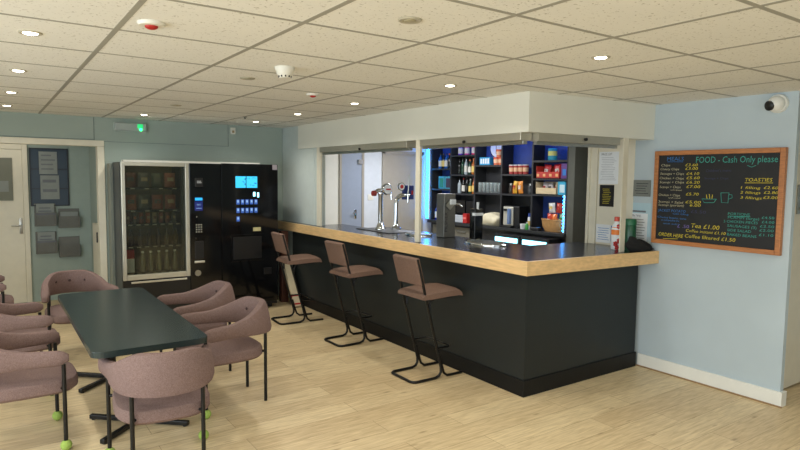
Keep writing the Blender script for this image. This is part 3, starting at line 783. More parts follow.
# ------------------------------------------------------------------ ceiling fittings
def downlight(x, y, label, on=True):
    t = thing('downlight', label, 'downlight', (x, y, H_CEIL-.0005), 0, 'lit ceiling downlights' if on else 'unlit ceiling downlights')
    m = MB(); n = 24
    m.lathe([(.031, -.004), (.044, -.006), (.049, 0)], seg=n, cap=False)
    obj('bezel', m, col('bezel_grey', (176, 170, 150)), t, True)
    if on:
        obj('lamp', MB().ball((0, 0, -.003), .0315, (1, 1, .22), 16, 8), 'lens', t, True)
        L = bpy.data.lights.new('downlight_beam', 'SPOT'); L.energy = LAMP_W; L.spot_size = math.radians(150); L.spot_blend = .7
        L.shadow_soft_size = .04; L.color = (1.0, .965, .885)
        o = bpy.data.objects.new('downlight_beam', L); C.objects.link(o); o.location = (0, 0, -.02); o.parent = t
    else:
        m = MB().lathe([(.031, -.004), (.025, -.002), (.022, -.007), (.012, -.009)], seg=n)
        obj('lamp', m, 'offlens', t, True)
    return t
LAMP_W = 26.
for x, y, l in [(.1875, 3.1745, 'lit downlight nearest on the left row of the ceiling'), (.1875, 4.3745, 'second lit downlight of the left row, over the table'),
                (.1875, 5.5745, 'third lit downlight of the left row, over the table end'), (.1875, 6.7, 'farthest lit downlight of the left row, by the corridor doorway'),
                (1.3875, 6.72, 'lit downlight above the exit sign wall, in front of the snack machine'), (2.5875, 6.68, 'lit downlight in front of the coffee machine'),
                (2.6, 5.5745, 'lit downlight over the farthest bar stool'), (2.6, 4.45, 'lit downlight over the middle bar stool'),
                (2.5975, 3.1745, 'lit downlight over the bar corner, before the bulkhead'), (2.6, 1.9745, 'lit downlight nearest the viewer on the right')]:
    downlight(x, y, l)
for x, y, l in [(1.405, 1.9745, 'large unlit downlight nearest the viewer in the ceiling middle'), (1.405, 3.7645, 'unlit downlight just beyond the white smoke detector'), (1.43, 5.62, 'farthest unlit downlight in the ceiling middle row')]:
    downlight(x, y, l, False)
t = thing('smoke_detector', 'round white smoke detector on the ceiling above the table', 'smoke detector', (1.44, 3.26, H_CEIL))
obj('base', MB().lathe([(.055, -.022), (.058, 0)], seg=24), 'offwhite', t, True)
obj('chamber', MB().lathe([(.030, -.062), (.034, -.058), (.036, -.05), (.046, -.042), (.05, -.022)], seg=24), 'offwhite', t, True)
m = MB()
for k in range(10): m.box(.034, -.004, -.058, .038, .004, -.048).xf(Matrix.Rotation(2*PI/10, 4, 'Z'))
obj('vent_slot', m, 'inkdark', t)
def sensor(x, y, r, label):
    t = thing('ceiling_sensor', label, 'sensor', (x, y, H_CEIL))
    obj('plate', MB().lathe([(r*.9, -.014), (r, -.004), (r, 0)], seg=24), 'offwhite', t, True)
    obj('red_lens', MB().ball((0, 0, -.015), r*.48, (1, 1, .5)), 'red', t, True)
sensor(.585, 2.66, .055, 'ceiling sensor with red lens nearest the viewer, upper left')
sensor(2.07, 4.17, .05, 'small ceiling sensor with red lens near the bar bulkhead')
t = thing('sprinkler', 'tiny brass ceiling nozzle in front of the coffee machine', 'nozzle', (2.30, 6.25, H_CEIL))
obj('rose', MB().lathe([(.022, -.006), (.024, 0)], seg=14), 'darksteel', t, True); obj('nozzle', MB().lathe([(.012, -.022), (.006, -.006)], seg=10), 'darksteel', t, True)
# exit light
t = thing('exit_light', 'emergency exit light with a glowing green lamp above the snack machine', 'exit light', (1.37, YB, 2.13))
obj('housing', MB().box(1.20, YB-.02, 2.08, 1.545, YB-.001, 2.18, .008), 'greenglow', t, world=True)
obj('diffuser', MB().box(1.205, YB-.06, 2.085, 1.54, YB-.02, 2.175, .012), 'exitbody', t, world=True)
obj('lamp', MB().ball((1.475, YB-.065, 2.105), .016), 'green', t, True, world=True)
obj('glow_strip', MB().box(1.44, YB-.064, 2.12, 1.50, YB-.0605, 2.165, .001), emis('green_strip', (40, 220, 120), 1.3), t, world=True)
t = tag(obj('wall_sensor', MB().box(2.53, YB-.035, 2.11, 2.59, YB-.0005, 2.19, .006), 'offwhite'), 'small cream sensor box on the wall above the coffee machine', 'sensor')
obj('sensor_eye', MB().box(2.545, YB-.040, 2.125, 2.575, YB-.0345, 2.155, .003), col('sensor_brown', (150, 130, 90)), t)
# cctv
t = thing('security_camera', 'white turret security camera high on the wall above the chalkboard', 'camera', (4.6, 1.985, 2.15))
obj('mount', MB().lathe([(.062, -.03), (.066, -.02), (.066, -.0005)], (4.6, 1.985, 2.145), 24, 'x'), 'white', t, True, world=True)
hd = obj('turret', MB().ball((4.555, 1.985, 2.14), .056, u=24, v=16), 'white', t, True, world=True)
obj('lens_face', MB().lathe([(.034, 0), (.034, .014), (.026, .02)], (0, 0, 0), 20).xf(Matrix.Translation((4.515, 2.005, 2.127)) @ Vector((-1, .35, -.2)).to_track_quat('Z', 'Y').to_matrix().to_4x4()), 'black', hd, True, world=True)

# ------------------------------------------------------------------ chalkboard and notices
cb = thing('chalkboard', 'black chalkboard food menu in an orange wooden frame', 'chalkboard', (4.6, 2.4, 1.45))
obj('board', MB().box(4.572, 1.93, 1.09, 4.5995, 2.87, 1.815), 'board', cb, world=True)
for k, (a, b, c, d) in enumerate([(1.905, 1.08, 1.94, 1.838), (2.858, 1.08, 2.893, 1.838), (1.9405, 1.803, 2.8575, 1.838), (1.9405, 1.08, 2.8575, 1.115)]):
    obj('frame_rail', MB().box(4.56, a, b, 4.5995, c, d, .003), 'boardwood', cb, world=True)
TXT = [
  ('MEALS',2.788,1.759,0.141,0.0346,'b'),
  ('FOOD - Cash Only please',2.546,1.738,0.589,0.0560,'t'),
  ('Chips',2.837,1.713,0.079,0.0218,'w'),
  ('Cheesy Chips',2.843,1.682,0.161,0.0218,'w'),
  ('Sausages + Chips',2.843,1.646,0.204,0.0219,'w'),
  ('Chicken + Chips',2.846,1.609,0.209,0.0219,'w'),
  ('Scampi + Chips',2.844,1.575,0.209,0.0219,'w'),
  ('Scampi + Chips',2.842,1.536,0.180,0.0219,'w'),
  ('with bread',2.748,1.518,0.097,0.0130,'w'),
  ('Chicken + Chips',2.849,1.471,0.185,0.0220,'w'),
  ('with salad',2.761,1.453,0.102,0.0130,'w'),
  ('Scampi + Salad',2.848,1.417,0.214,0.0220,'w'),
  ('Scampi (portion)',2.847,1.389,0.221,0.0220,'w'),
  ('£3.60',2.632,1.713,0.102,0.0253,'y'),
  ('£3.00',2.630,1.684,0.102,0.0253,'y'),
  ('£4.10',2.619,1.644,0.104,0.0253,'y'),
  ('£5.60',2.617,1.611,0.108,0.0253,'y'),
  ('£6.20',2.616,1.577,0.108,0.0253,'y'),
  ('£7.00',2.614,1.542,0.112,0.0253,'y'),
  ('£5.70',2.615,1.483,0.104,0.0253,'y'),
  ('£5.00',2.616,1.421,0.125,0.0254,'y'),
  ('6.00',2.578,1.396,0.088,0.0252,'y'),
  ('JACKET POTATO',2.847,1.344,0.238,0.0242,'b'),
  ('with filling',2.719,1.325,0.134,0.0151,'b'),
  ('Cheesy beans, tuna',2.849,1.292,0.248,0.0177,'b'),
  ('coleslaw',2.814,1.268,0.157,0.0176,'b'),
  ('each extra',2.794,1.242,0.138,0.0153,'b'),
  ('£5.50',2.568,1.346,0.121,0.0273,'d'),
  ('£ .50',2.673,1.222,0.098,0.0301,'p'),
  ('TOASTIES',2.170,1.598,0.186,0.0292,'y'),
  ('1 filling',2.197,1.544,0.137,0.0215,'y'),
  ('£2.60',2.039,1.547,0.095,0.0228,'y'),
  ('2 fillings',2.199,1.509,0.140,0.0215,'y'),
  ('£2.80',2.037,1.513,0.095,0.0228,'y'),
  ('3 fillings',2.197,1.472,0.149,0.0216,'y'),
  ('£3.00',2.039,1.477,0.096,0.0228,'y'),
  ('Tea £1.00',2.558,1.231,0.221,0.0379,'y'),
  ('Coffee instant £1.10',2.600,1.194,0.312,0.0255,'y'),
  ('Coffee filtered £1.50',2.606,1.148,0.391,0.0319,'y'),
  ('ORDER HERE',2.832,1.144,0.212,0.0331,'y'),
  ('PORTIONS',2.279,1.347,0.156,0.0220,'t'),
  ('SCAMPI (large)',2.281,1.322,0.224,0.0220,'t'),
  ('£4.50',2.040,1.333,0.083,0.0210,'t'),
  ('5 CHICKEN PIECES',2.307,1.289,0.242,0.0221,'t'),
  ('£4.00',2.038,1.302,0.083,0.0210,'t'),
  ('SAUSAGES (3)',2.280,1.258,0.208,0.0220,'t'),
  ('£2.50',2.049,1.271,0.095,0.0211,'t'),
  ('SIDE SALAD',2.278,1.225,0.171,0.0220,'t'),
  ('£2.00',2.051,1.241,0.095,0.0211,'t'),
  ('BAKED BEANS',2.278,1.193,0.209,0.0220,'t'),
  ('£1.10',2.052,1.208,0.096,0.0211,'t'),
  ("Children's menu",2.464,1.667,0.191,0.0246,'d'),
  ('Sausage + Chips',2.472,1.611,0.182,0.0185,'d'),
]
for t_, y, z, w, h, c in TXT:
    m = MB(); letters(m, t_, h*.86, w, frame_x(4.5712, y, z, random.uniform(-.015, .015)), .14 if c in 'wy' else .04)
    obj('lettering', m, 'chalk_'+c, cb, world=True)
def stroke(name, c, *lines, r=.0022):
    m = MB()
    for pts in lines: m.tube([(4.571, p[0], p[1]) for p in pts], r, 5)
    obj(name, m, 'chalk_'+c, cb, world=True)
stroke('bowl_drawing', 't', [(2.371, 1.461), (2.485, 1.459), (2.462, 1.431), (2.39, 1.434), (2.371, 1.461)])
stroke('mug_drawing', 't', [(2.34, 1.51), (2.28, 1.512), (2.284, 1.436), (2.332, 1.438), (2.34, 1.51)], [(2.28, 1.5), (2.257, 1.497), (2.255, 1.475), (2.282, 1.464)])
for a in ((2.451, 1.493, 2.443, 1.462), (2.428, 1.498, 2.422, 1.463), (2.403, 1.494, 2.406, 1.464)): stroke('chip_drawing', 'y', [(a[0], a[1]), (a[2], a[3])], r=.003)
stroke('underline', 'y', [(2.17, 1.588), (1.98, 1.59)]); stroke('underline', 'y', [(2.791, 1.122), (2.664, 1.13)]); stroke('underline', 'b', [(2.783, 1.750), (2.651, 1.748)]); stroke('underline', 't', [(2.275, 1.338), (2.119, 1.342)])
stroke('smile_drawing', 't', [(2.16, 1.715), (2.13, 1.702), (2.10, 1.715)])

def notice(name, label, y0, y1, z0, z1, m, lines=6, inkm='ink', head=None, x=4.6, depth=.003, cat='notice', margin=.04, sheet='sheet'):
    t = thing(name, label, cat, (x, (y0+y1)/2, (z0+z1)/2))
    obj(sheet, MB().box(x-depth, y0, z0, x-.0002, y1, z1), m, t, world=True)
    p = MB(); hgt = z1-z0; w = y1-y0
    for k in range(lines):
        z = z1-hgt*(.16+.74*(k+.5)/lines); a = margin+random.uniform(.05, .14); b = margin+random.uniform(.05, .25)
        p.box(x-depth-.0006, y0+w*b, z, x-depth+.0001, y1-w*a, z+hgt*.16/lines)
    if lines: obj('print', p, inkm, t, world=True)
    if head:
        q = MB(); letters(q, head, hgt*.07, w*.55, frame_x(x-depth-.0006, y1-w*.12, z1-hgt*.11)); obj('heading', q, 'inkdark', t, world=True)
    return t
t = notice('plaque', 'grey engraved plaque on the wall left of the chalkboard', 2.94, 3.10, 1.46, 1.60, 'plaque', 5, 'inkdark', depth=.008, cat='plaque', sheet='sign_plate')
notice('wall_notice', 'pale blue notice on the wall below the grey plaque', 2.925, 3.13, 1.12, 1.405, 'bluepaper', 3, 'ink')
notice('wall_notice', 'white printed notice overlapping the pale blue one below the plaque', 2.955, 3.145, 1.04, 1.315, 'paper', 9, 'ink', 'OPEN TIMES', depth=.006)
notice('price_list', 'white price list poster behind the bar opening, right of the dark partition', 3.255, 3.458, 1.56, 1.848, 'paper', 14, 'inkpale', 'PRICE LIST', x=4.592, cat='poster')
t = notice('price_sign', 'small black notice with yellow lettering below the white price list', 3.29, 3.438, 1.358, 1.552, 'black', 9, 'chalk_y', depth=.006, x=4.592, margin=.14)
notice('wall_notice', 'white notice standing low behind the flowered bottle', 3.31, 3.465, 1.03, 1.195, 'paper', 6, 'chalk_b', x=4.592)
t = notice('leaflet', 'blue and white leaflet on the wall right of the low white notice', 3.262, 3.305, 1.05, 1.19, col('leaflet_blue', (60, 120, 180)), 4, 'paper', cat='leaflet', x=4.592)
# corridor notices: they face -Y
def notice_y(name, label, x0, x1, z0, z1, m, lines, y=CY, depth=.004, cat='notice', inkm='ink'):
    t = thing(name, label, cat, ((x0+x1)/2, y, (z0+z1)/2))
    obj('sheet', MB().box(x0, y-depth, z0, x1, y-.0002, z1), m, t, world=True)
    p = MB(); h = z1-z0; w = x1-x0
    for k in range(lines):
        z = z1-h*(.1+.8*(k+.5)/lines); p.box(x0+w*.12, y-depth-.0006, z, x1-w*random.uniform(.1, .35), y-depth+.0001, z+h*.25/lines)
    if lines: obj('print', p, inkm, t, world=True)
    return t
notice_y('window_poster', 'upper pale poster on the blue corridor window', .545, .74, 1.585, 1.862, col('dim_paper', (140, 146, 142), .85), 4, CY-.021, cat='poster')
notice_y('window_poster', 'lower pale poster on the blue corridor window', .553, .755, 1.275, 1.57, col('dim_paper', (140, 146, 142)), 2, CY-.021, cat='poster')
t = thing('door_noticeboard', 'grey noticeboard with a pinned sheet on the cream corridor door', 'noticeboard', (.1, CY-.03, 1.5))
obj('board', MB().box(-.18, CY-.045, 1.265, .268, CY-.0302, 1.775, .003), 'corkgrey', t, world=True)
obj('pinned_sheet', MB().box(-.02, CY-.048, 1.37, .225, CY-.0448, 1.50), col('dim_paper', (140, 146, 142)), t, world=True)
def wall_rack(x0, x1, z0, z1, label, full):
    t = thing('leaflet_rack', label, 'leaflet rack', ((x0+x1)/2, CY, z0), 0, 'leaflet racks under the corridor window')
    obj('mount_plate', MB().box(x0, CY-.012, z0, x1, CY-.0005, z1, .003), 'rack', t, world=True)
    m = MB(); d = .085
    m.box(x0, CY-d, z0, x1, CY-.01, z0+.012); m.box(x0, CY-d, z0, x0+.008, CY-.01, z0+(z1-z0)*.6); m.box(x1-.008, CY-d, z0, x1, CY-.01, z0+(z1-z0)*.6)
    for k in range(14):
        z = z0+.006+k*(z1-z0)*.6/14; m.box(x0, CY-d-.003, z, x1, CY-d, z+.008)
    obj('pocket', m, 'rack', t, world=True)
    if full:
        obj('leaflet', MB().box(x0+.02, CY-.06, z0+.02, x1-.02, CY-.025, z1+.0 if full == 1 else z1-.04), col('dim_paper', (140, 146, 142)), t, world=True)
        if full == 1:
            m = MB(); m.box(x0+.05, CY-.0615, z1-.06, x1-.06, CY-.0598, z1-.045); m.box(x0+.04, CY-.0615, z1-.10, x1-.05, CY-.0598, z1-.085); m.box(x0+.01, CY-.09, z0+.14, x1-.01, CY-.0878, z0+.16)
            obj('leaflet_print', m, 'ink', t, world=True)
wall_rack(.478, .708, .945, 1.222, 'upper left leaflet rack under the corridor window, full of papers', 1)
wall_rack(.735, .968, .915, 1.155, 'upper right leaflet rack under the corridor window', 2)
wall_rack(.482, .708, .603, .872, 'lower left leaflet rack under the corridor window, holding a pale sheet', 1)
wall_rack(.73, .962, .548, .80, 'lower right leaflet rack under the corridor window, empty looking', 0)

# ------------------------------------------------------------------ back bar
XS, XB = 6.0, 6.215
Y = [4.985, 5.575, 6.157, 6.72, 7.283, 7.77]         # bay edges, near to far
sv = thing('back_bar_shelving', 'tall black five-bay shelving with a navy back behind the bar', 'shelving', (6.15, 6.4, .9))
for k, y in enumerate(Y): obj('upright', MB().box(XS, y-.014, .915, XB, y+.014, 2.15), 'shelfblack', sv, world=True)
for b, zsplit in enumerate((.916, 1.66, 1.79, 1.95, .916)):      # black paints in the shade of the lower compartments, navy above
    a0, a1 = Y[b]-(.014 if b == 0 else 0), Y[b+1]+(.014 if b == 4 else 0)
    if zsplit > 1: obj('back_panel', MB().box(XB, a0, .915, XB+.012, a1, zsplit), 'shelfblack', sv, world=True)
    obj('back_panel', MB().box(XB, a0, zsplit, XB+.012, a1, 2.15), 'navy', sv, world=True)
obj('top_board', MB().box(XS, Y[0]-.014, 2.15, XB+.012, Y[-1]+.014, 2.18), 'shelfblack', sv, world=True)
SH = {0: (1.840, 1.605, 1.397), 1: (1.660, 1.386), 2: (1.790, 1.386), 3: (1.950, 1.652, 1.36), 4: (1.746, 1.42)}
for b, zs in SH.items():
    for z in zs: obj('shelf', MB().box(XS, Y[b]+.014, z-.024, XB, Y[b+1]-.014, z), 'shelfblack', sv, world=True)
bc = thing('back_counter', 'black counter with drawers under the back bar shelves', 'counter', (6.1, 6.4, 0))
obj('carcass', MB().box(6.02, 4.985, .05, 6.225, 7.78, .87), 'shelfblack', bc, world=True)
obj('top', MB().box(5.94, 4.97, .87, 6.23, 7.79, .914, .004), 'counter', bc, world=True)
for k in range(2):
    y0 = 6.75+k*.5
    dw = obj('drawer', MB().box(6.0, y0, .64, 6.02, y0+.47, .84, .004), col('drawer_grey', (112, 110, 98)), bc, world=True)
    obj('handle', MB().box(5.985, y0+.14, .76, 6.0, y0+.33, .78, .003), 'steel', dw, world=True)
def fridge(y0, y1, label):
    t = thing('bottle_fridge', label, 'fridge', (5.85, (y0+y1)/2, 0), 0, 'glass-door fridges under the back counter')
    obj('body', MB().box(5.78, y0, .02, 6.015, y1, .84, .004), 'black', t, world=True)
    obj('lit_panel', MB().box(5.765, y0+.04, .74, 5.78, y1-.04, .80, .002), 'ledbright', t, world=True)
    d = obj('glass_door', MB().box(5.755, y0+.02, .06, 5.78, y1-.02, .72, .003), 'gloss', t, world=True)
    obj('handle', MB().box(5.742, y0+.2, .68, 5.755, y1-.2, .70, .003), 'steel', d, world=True)
fridge(5.56, 6.05, 'glass-fronted drinks fridge with a bright lit top, left of the pair under the counter')
fridge(5.06, 5.54, 'glass-fronted drinks fridge with a bright lit top, right of the pair under the counter')
# LED strips
t = thing('led_strip', 'glowing blue LED strip upright at the left end of the bottle shelves', 'LED strip', (5.97, 7.79, 1.5))
obj('channel', MB().box(5.955, 7.788, .93, 5.985, 7.822, 2.12), 'white', t, world=True)
obj('light_line', MB().box(5.940, 7.782, .93, 5.955, 7.826, 2.12), 'led', t, world=True)
for b in range(5): obj('led_strip', MB().box(6.02, Y[b]+.03, 2.138, 6.045, Y[b+1]-.03, 2.1495), 'ledtop', sv, world=True)
t = thing('led_strip', 'short blue dotted LED strip beside the wicker basket', 'LED strip', (5.99, 5.0, 1.2))
m = MB()
for k in range(11): m.ball((5.99, 5.022, .945+k*.043), .012, u=8, v=6)
obj('light_dots', m, 'led', t, True, world=True)
obj('channel', MB().box(5.992, 5.006, .92, 5.999, 5.03, 1.40), 'white', t, world=True)

def yb(b, f): return Y[b+1]-.03-(Y[b+1]-Y[b]-.06)*f      # fraction across a bay, left (0) to right (1) as seen
ORD = ['first', 'second', 'third', 'fourth', 'fifth', 'sixth', 'seventh']
def bottle(x, y, z, h, r, c, lab, cap, label, group, shoulder=.6):
    t = thing('spirit_bottle', label, 'bottle', (x, y, z+.001), 0, group)
    obj('body', MB().lathe([(r*.95, 0), (r, h*.02), (r, h*shoulder), (r*.8, h*(shoulder+.09)), (r*.36, h*(shoulder+.18)), (r*.33, h*.93)], seg=16), c, t, True)
    if lab: obj('paper_label', MB().lathe([(r*1.02, h*.14), (r*1.02, h*(shoulder-.08))], seg=16, cap=False), lab, t, True)
    obj('cap', MB().lathe([(r*.42, h*.90), (r*.42, h)], seg=12), cap, t, True)
dk = col('dark_bottle', (22, 24, 22), .12); gr = col('green_bottle', (28, 60, 44), .12); am = col('amber_bottle', (168, 92, 34), .15); cl = col('pale_bottle', (150, 162, 168), .12); bl = col('blue_bottle', (30, 84, 150), .12)
wh = col('label_white', (206, 204, 194), .7); yl = col('label_yellow', (214, 186, 104), .7); rd = col('cap_red', (160, 36, 32)); og = col('cap_orange', (196, 96, 44)); bk = col('cap_black', (20, 20, 20))
specs = [(3, 1.652, [(.13, dk, None, bk, 'dark bottle with a black cap'), (.285, gr, None, bk, 'green bottle with a black cap'), (.44, cl, wh, bk, 'clear bottle with a white label'), (.62, gr, wh, og, 'green bottle with a white label and orange cap'), (.78, am, yl, og, 'amber bottle with an orange cap'), (.90, dk, wh, og, 'dark bottle with a white label')], 'upper spirits shelf', .245),
         (3, 1.36, [(.15, cl, None, bk, 'grey bottle'), (.34, dk, wh, rd, 'dark bottle with a white label and red cap'), (.5, dk, None, bk, 'dark bottle'), (.66, gr, yl, wh, 'green bottle with a pale cap'), (.82, am, yl, rd, 'yellow-labelled bottle with a red cap')], 'lower spirits shelf', .24)]
for b, z, L, where, h in specs:
    for i, (f, c, lab, cap, d) in enumerate(L):
        bottle(6.10, yb(b, f), z, h*(1+.06*((i*7) % 3-1)), .0295, c, lab, cap, '%s, %s on the %s' % (d, ORD[i], where), 'spirit bottles on the shelves')
for i, (f, c, lab, cap) in enumerate([(.18, bl, wh, bk), (.36, dk, yl, bk), (.54, bl, wh, bk), (.71, dk, None, og), (.87, cl, wh, bk)]):
    bottle(6.10, yb(4, f), 1.746, .24, .034, c, lab, cap, 'bottle on the blue-lit top shelf by the LED strip, %s from the left' % ORD[i], 'bottles on the blue-lit shelf')
for i, (f, c, n) in enumerate([(.18, (96, 60, 190), 'purple'), (.48, (196, 60, 150), 'magenta'), (.80, (214, 50, 110), 'pink')]):
    bottle(6.10, yb(3, f), 1.95, .17, .042, col('fizz_'+n, c, .3), wh, col('fizz_'+n, c), '%s drink bottle on the topmost shelf above the spirits' % n, 'coloured drink bottles on the topmost shelf', .7)
for i, (f, c, n) in enumerate([(.15, (28, 40, 120), 'dark blue'), (.40, (60, 100, 150), 'blue'), (.62, (206, 176, 60), 'yellow'), (.85, (40, 130, 170), 'teal')]):
    bottle(6.06, yb(4, f), .914, .25, .042, col('mixer_'+n.replace(' ', '_'), c, .2), wh, bk, '%s bottle standing on the back counter under the LED strip' % n, 'bottles on the back counter by the LED strip', .62)
def gift(f, label, c):
    t = thing('gift_box', label, 'gift box', (6.12, yb(4, f), 1.421))
    obj('box', MB().box(-.045, -.075, 0, .045, .075, .20, .004), col('gift_lit_teal', (70, 150, 170)), t)  # teal of the LED light is put into the box colour
    b = obj('bottle_window', MB().box(-.0465, -.05, .02, -.0445, .05, .17), c, t)
gift(.32, 'gift box painted as lit teal, left on the second blue-lit shelf', col('gift_green', (40, 120, 70)))
gift(.72, 'gift box painted as lit teal, right on the second blue-lit shelf', col('gift_dark', (60, 40, 46)))
# bay of glasses: multipack, pots, glasses, wall clock
t = thing('multipack', 'blue and white multipack box on the shelf above the glasses', 'box', (6.12, yb(2, .25), 1.791))
obj('carton', MB().box(-.07, -.11, 0, .07, .11, .115, .004), col('multi_blue', (46, 150, 206)), t)
m = MB()
for k in range(4): m.box(-.0715, -.095+k*.05, .02, -.0695, -.06+k*.05, .095)
obj('print', m, 'paper', t)
for i, (f, z) in enumerate([(.66, 0), (.86, 0), (.76, .112)]):
    t = thing('snack_tub', ['left orange snack tub of the lower pair above the glasses', 'right orange snack tub of the lower pair above the glasses', 'orange snack tub stacked on the other two above the glasses'][i], 'tub', (6.10, yb(2, f), 1.791+z), 0, 'orange snack tubs')
    obj('tub', MB().lathe([(.042, 0), (.05, .10)], seg=20), col('tub_orange', (226, 116, 76)), t, True)
    obj('lid', MB().lathe([(.053, .098), (.053, .11)], seg=20), col('tub_lid', (206, 70, 50)), t, True)
    obj('tub_label', MB().lathe([(.0455, .03), (.0495, .08)], seg=20, cap=False), col('tub_cream', (238, 196, 160)), t, True)
t = thing('wall_clock', 'round white clock high on the navy shelf back, half hidden by the shutter', 'clock', (XB, yb(2, .45), 2.06))
obj('rim', MB().lathe([(.13, -.03), (.135, -.001)], (XB, yb(2, .45), 2.035), 28, 'x'), 'chrome', t, True, world=True)
obj('face', MB().lathe([(.118, -.033), (.118, -.029)], (XB, yb(2, .45), 2.035), 28, 'x'), 'paper', t, True, world=True)
obj('hands', MB().box(XB-.036, yb(2, .45)-.004, 2.035, XB-.033, yb(2, .45)+.004, 2.12).box(XB-.036, yb(2, .45)-.004, 1.96, XB-.033, yb(2, .45)+.004, 2.035), 'inkdark', t, world=True)
gl = None
for i in range(6):
    for j in range(2):
        lab = '%s glass tumbler from the left in the %s row of the glass shelf' % (ORD[i], ['front', 'back'][j])
        loc = (6.05+j*.09, yb(2, .1+.16*i), 1.3865)
        if gl is None:
            gl = tag(obj('glass_tumbler', MB().lathe([(.028, .0), (.031, .012), (.036, .15), (.033, .15), (.028, .02), (.002, .016)], seg=18, cap=False), 'bglass', smooth=True), lab, 'glass', 'glass tumblers on the shelf'); gl.location = loc
        else: dup(gl, loc, 0, lab)
# pots and jars bay
for i in range(4):
    t = thing('noodle_pot', '%s noodle pot from the left on the shelf right of the tumblers' % ORD[i], 'pot', (6.09, yb(1, .16+.17*i), 1.661), 0, 'noodle pots')
    obj('pot', MB().lathe([(.034, 0), (.041, .12)], seg=20), col('pot_red', (176, 62, 58)), t, True)
    obj('lid', MB().lathe([(.0425, .118), (.0425, .13)], seg=20), 'paper', t, True)
    obj('pot_label', MB().lathe([(.0365, .035), (.0402, .09)], seg=20, cap=False), col('pot_cream', (232, 190, 150)), t, True)
jc = [(66, 60, 54), (196, 90, 46), (74, 78, 80), (66, 60, 54)]
for i, f in enumerate([.075, .225, .78, .93]):
    t = thing('storage_jar', ['dark jar at the left of the jar shelf', 'orange jar second on the jar shelf', 'grey jar right of the yellow packets', 'dark jar at the right end of the jar shelf'][i], 'jar', (6.13, yb(1, f), 1.387), 0, 'storage jars')
    obj('jar', MB().lathe([(.032, 0), (.035, .01), (.035, .10), (.029, .12)], seg=18), col('jar_%d_%d' % jc[i][:2], jc[i], .15), t, True)
    obj('lid', MB().lathe([(.031, .118), (.031, .145)], seg=18), 'steel', t, True)
def packet(x, y, z, w, h, c, lab, label, group, tilt=0., yaw=0., name='crisp_packet'):
    t = thing(name, label, 'packet', (x, y, z+w/2*abs(math.sin(tilt))+.003), yaw, group)
    o = MB().pillow(w, h, .055, wob=.007).xf(Matrix.Rotation(tilt, 4, 'X'))
    obj('wrapper', o, c, t, True)
    obj('printed_label', MB().box(-.030, -w*.25, h*.35, -.0265, w*.25, h*.66).xf(Matrix.Rotation(tilt, 4, 'X')), lab, t)
packet(6.05, yb(1, .37), 1.388, .08, .17, col('pk_yellow', (226, 176, 60)), rd, 'yellow packet standing left among the jars', 'packets on the jar shelf', .1)
packet(6.05, yb(1, .59), 1.388, .085, .17, col('pk_gold', (236, 150, 60)), wh, 'orange packet standing right among the jars', 'packets on the jar shelf', -.08)
# near bay
t = thing('drinks_can', 'cyan tin alone on the top shelf nearest the partition', 'tin', (6.10, yb(0, .42), 1.841))
obj('tin', MB().lathe([(.058, 0), (.06, .004), (.06, .15), (.056, .155)], seg=24), col('tin_cyan', (50, 160, 190)), t, True)
obj('tin_label', MB().lathe([(.0606, .06), (.0606, .12)], seg=24, cap=False), col('tin_yellow', (214, 214, 120)), t, True)
def display_box(y0, y1, z, c, label, hgt=.085):
    t = thing('display_box', label, 'box', (6.12, (y0+y1)/2, z))
    m = MB(); x0, x1 = 6.02, 6.205
    m.box(x0, y0, z, x1, y1, z+.006); m.box(x0, y0, z, x0+.005, y1, z+hgt); m.box(x1-.005, y0, z, x1, y1, z+.165); m.box(x0, y0, z, x1, y0+.005, z+.16); m.box(x0, y1-.005, z, x1, y1, z+.16)
    return obj('tray', m, c, t, world=True)
b = display_box(yb(0, .78), yb(0, .04), 1.606, col('box_red', (196, 58, 48)), 'red crisps display box on the shelf nearest the partition')
m = MB(); [m.box(6.0175, yb(0, .1+.2*k)-.02, 1.63, 6.0205, yb(0, .1+.2*k)+.02, 1.665) for k in range(4)]
obj('print', m, col('box_cream', (236, 180, 120)), b, world=True)
packet(6.12, yb(0, .22), 1.613, .115, .165, col('pk_red', (196, 40, 48)), wh, 'left red crisp packet in the red display box', 'red crisp packets', .12)
packet(6.12, yb(0, .60), 1.613, .125, .17, col('pk_red2', (206, 44, 60)), wh, 'right red crisp packet in the red display box', 'red crisp packets', -.1)
t = thing('purple_carton', 'purple and blue carton right of the red display box', 'carton', (6.09, yb(0, .895), 1.606))
obj('carton', MB().box(-.06, -.045, 0, .06, .045, .19, .003), col('carton_purple', (96, 60, 130)), t)
obj('print', MB().box(-.0615, -.035, .04, -.0595, .02, .12), col('carton_blue', (50, 120, 200)), t)
b = display_box(yb(0, .70), yb(0, .04), 1.398, col('crate_cream', (216, 196, 158)), 'cream display crate of white packets on the shelf under the red box')
for i, f in enumerate([.17, .38, .58]):
    packet(6.12, yb(0, f), 1.405, .09, .14, col('pk_white', (216, 206, 204)), [rd, bk, rd][i], ['left', 'middle', 'right'][i]+' white packet in the cream display crate', 'white packets', [.12, -.1, .06][i])
t = thing('blue_carton', 'cyan carton right of the cream crate', 'carton', (6.08, yb(0, .84), 1.398))
obj('carton', MB().box(-.05, -.06, 0, .05, .06, .175, .003), col('carton_cyan', (60, 170, 210)), t)
obj('print', MB().box(-.0515, -.05, .03, -.0495, .03, .13), col('carton_white', (200, 226, 236)), t)
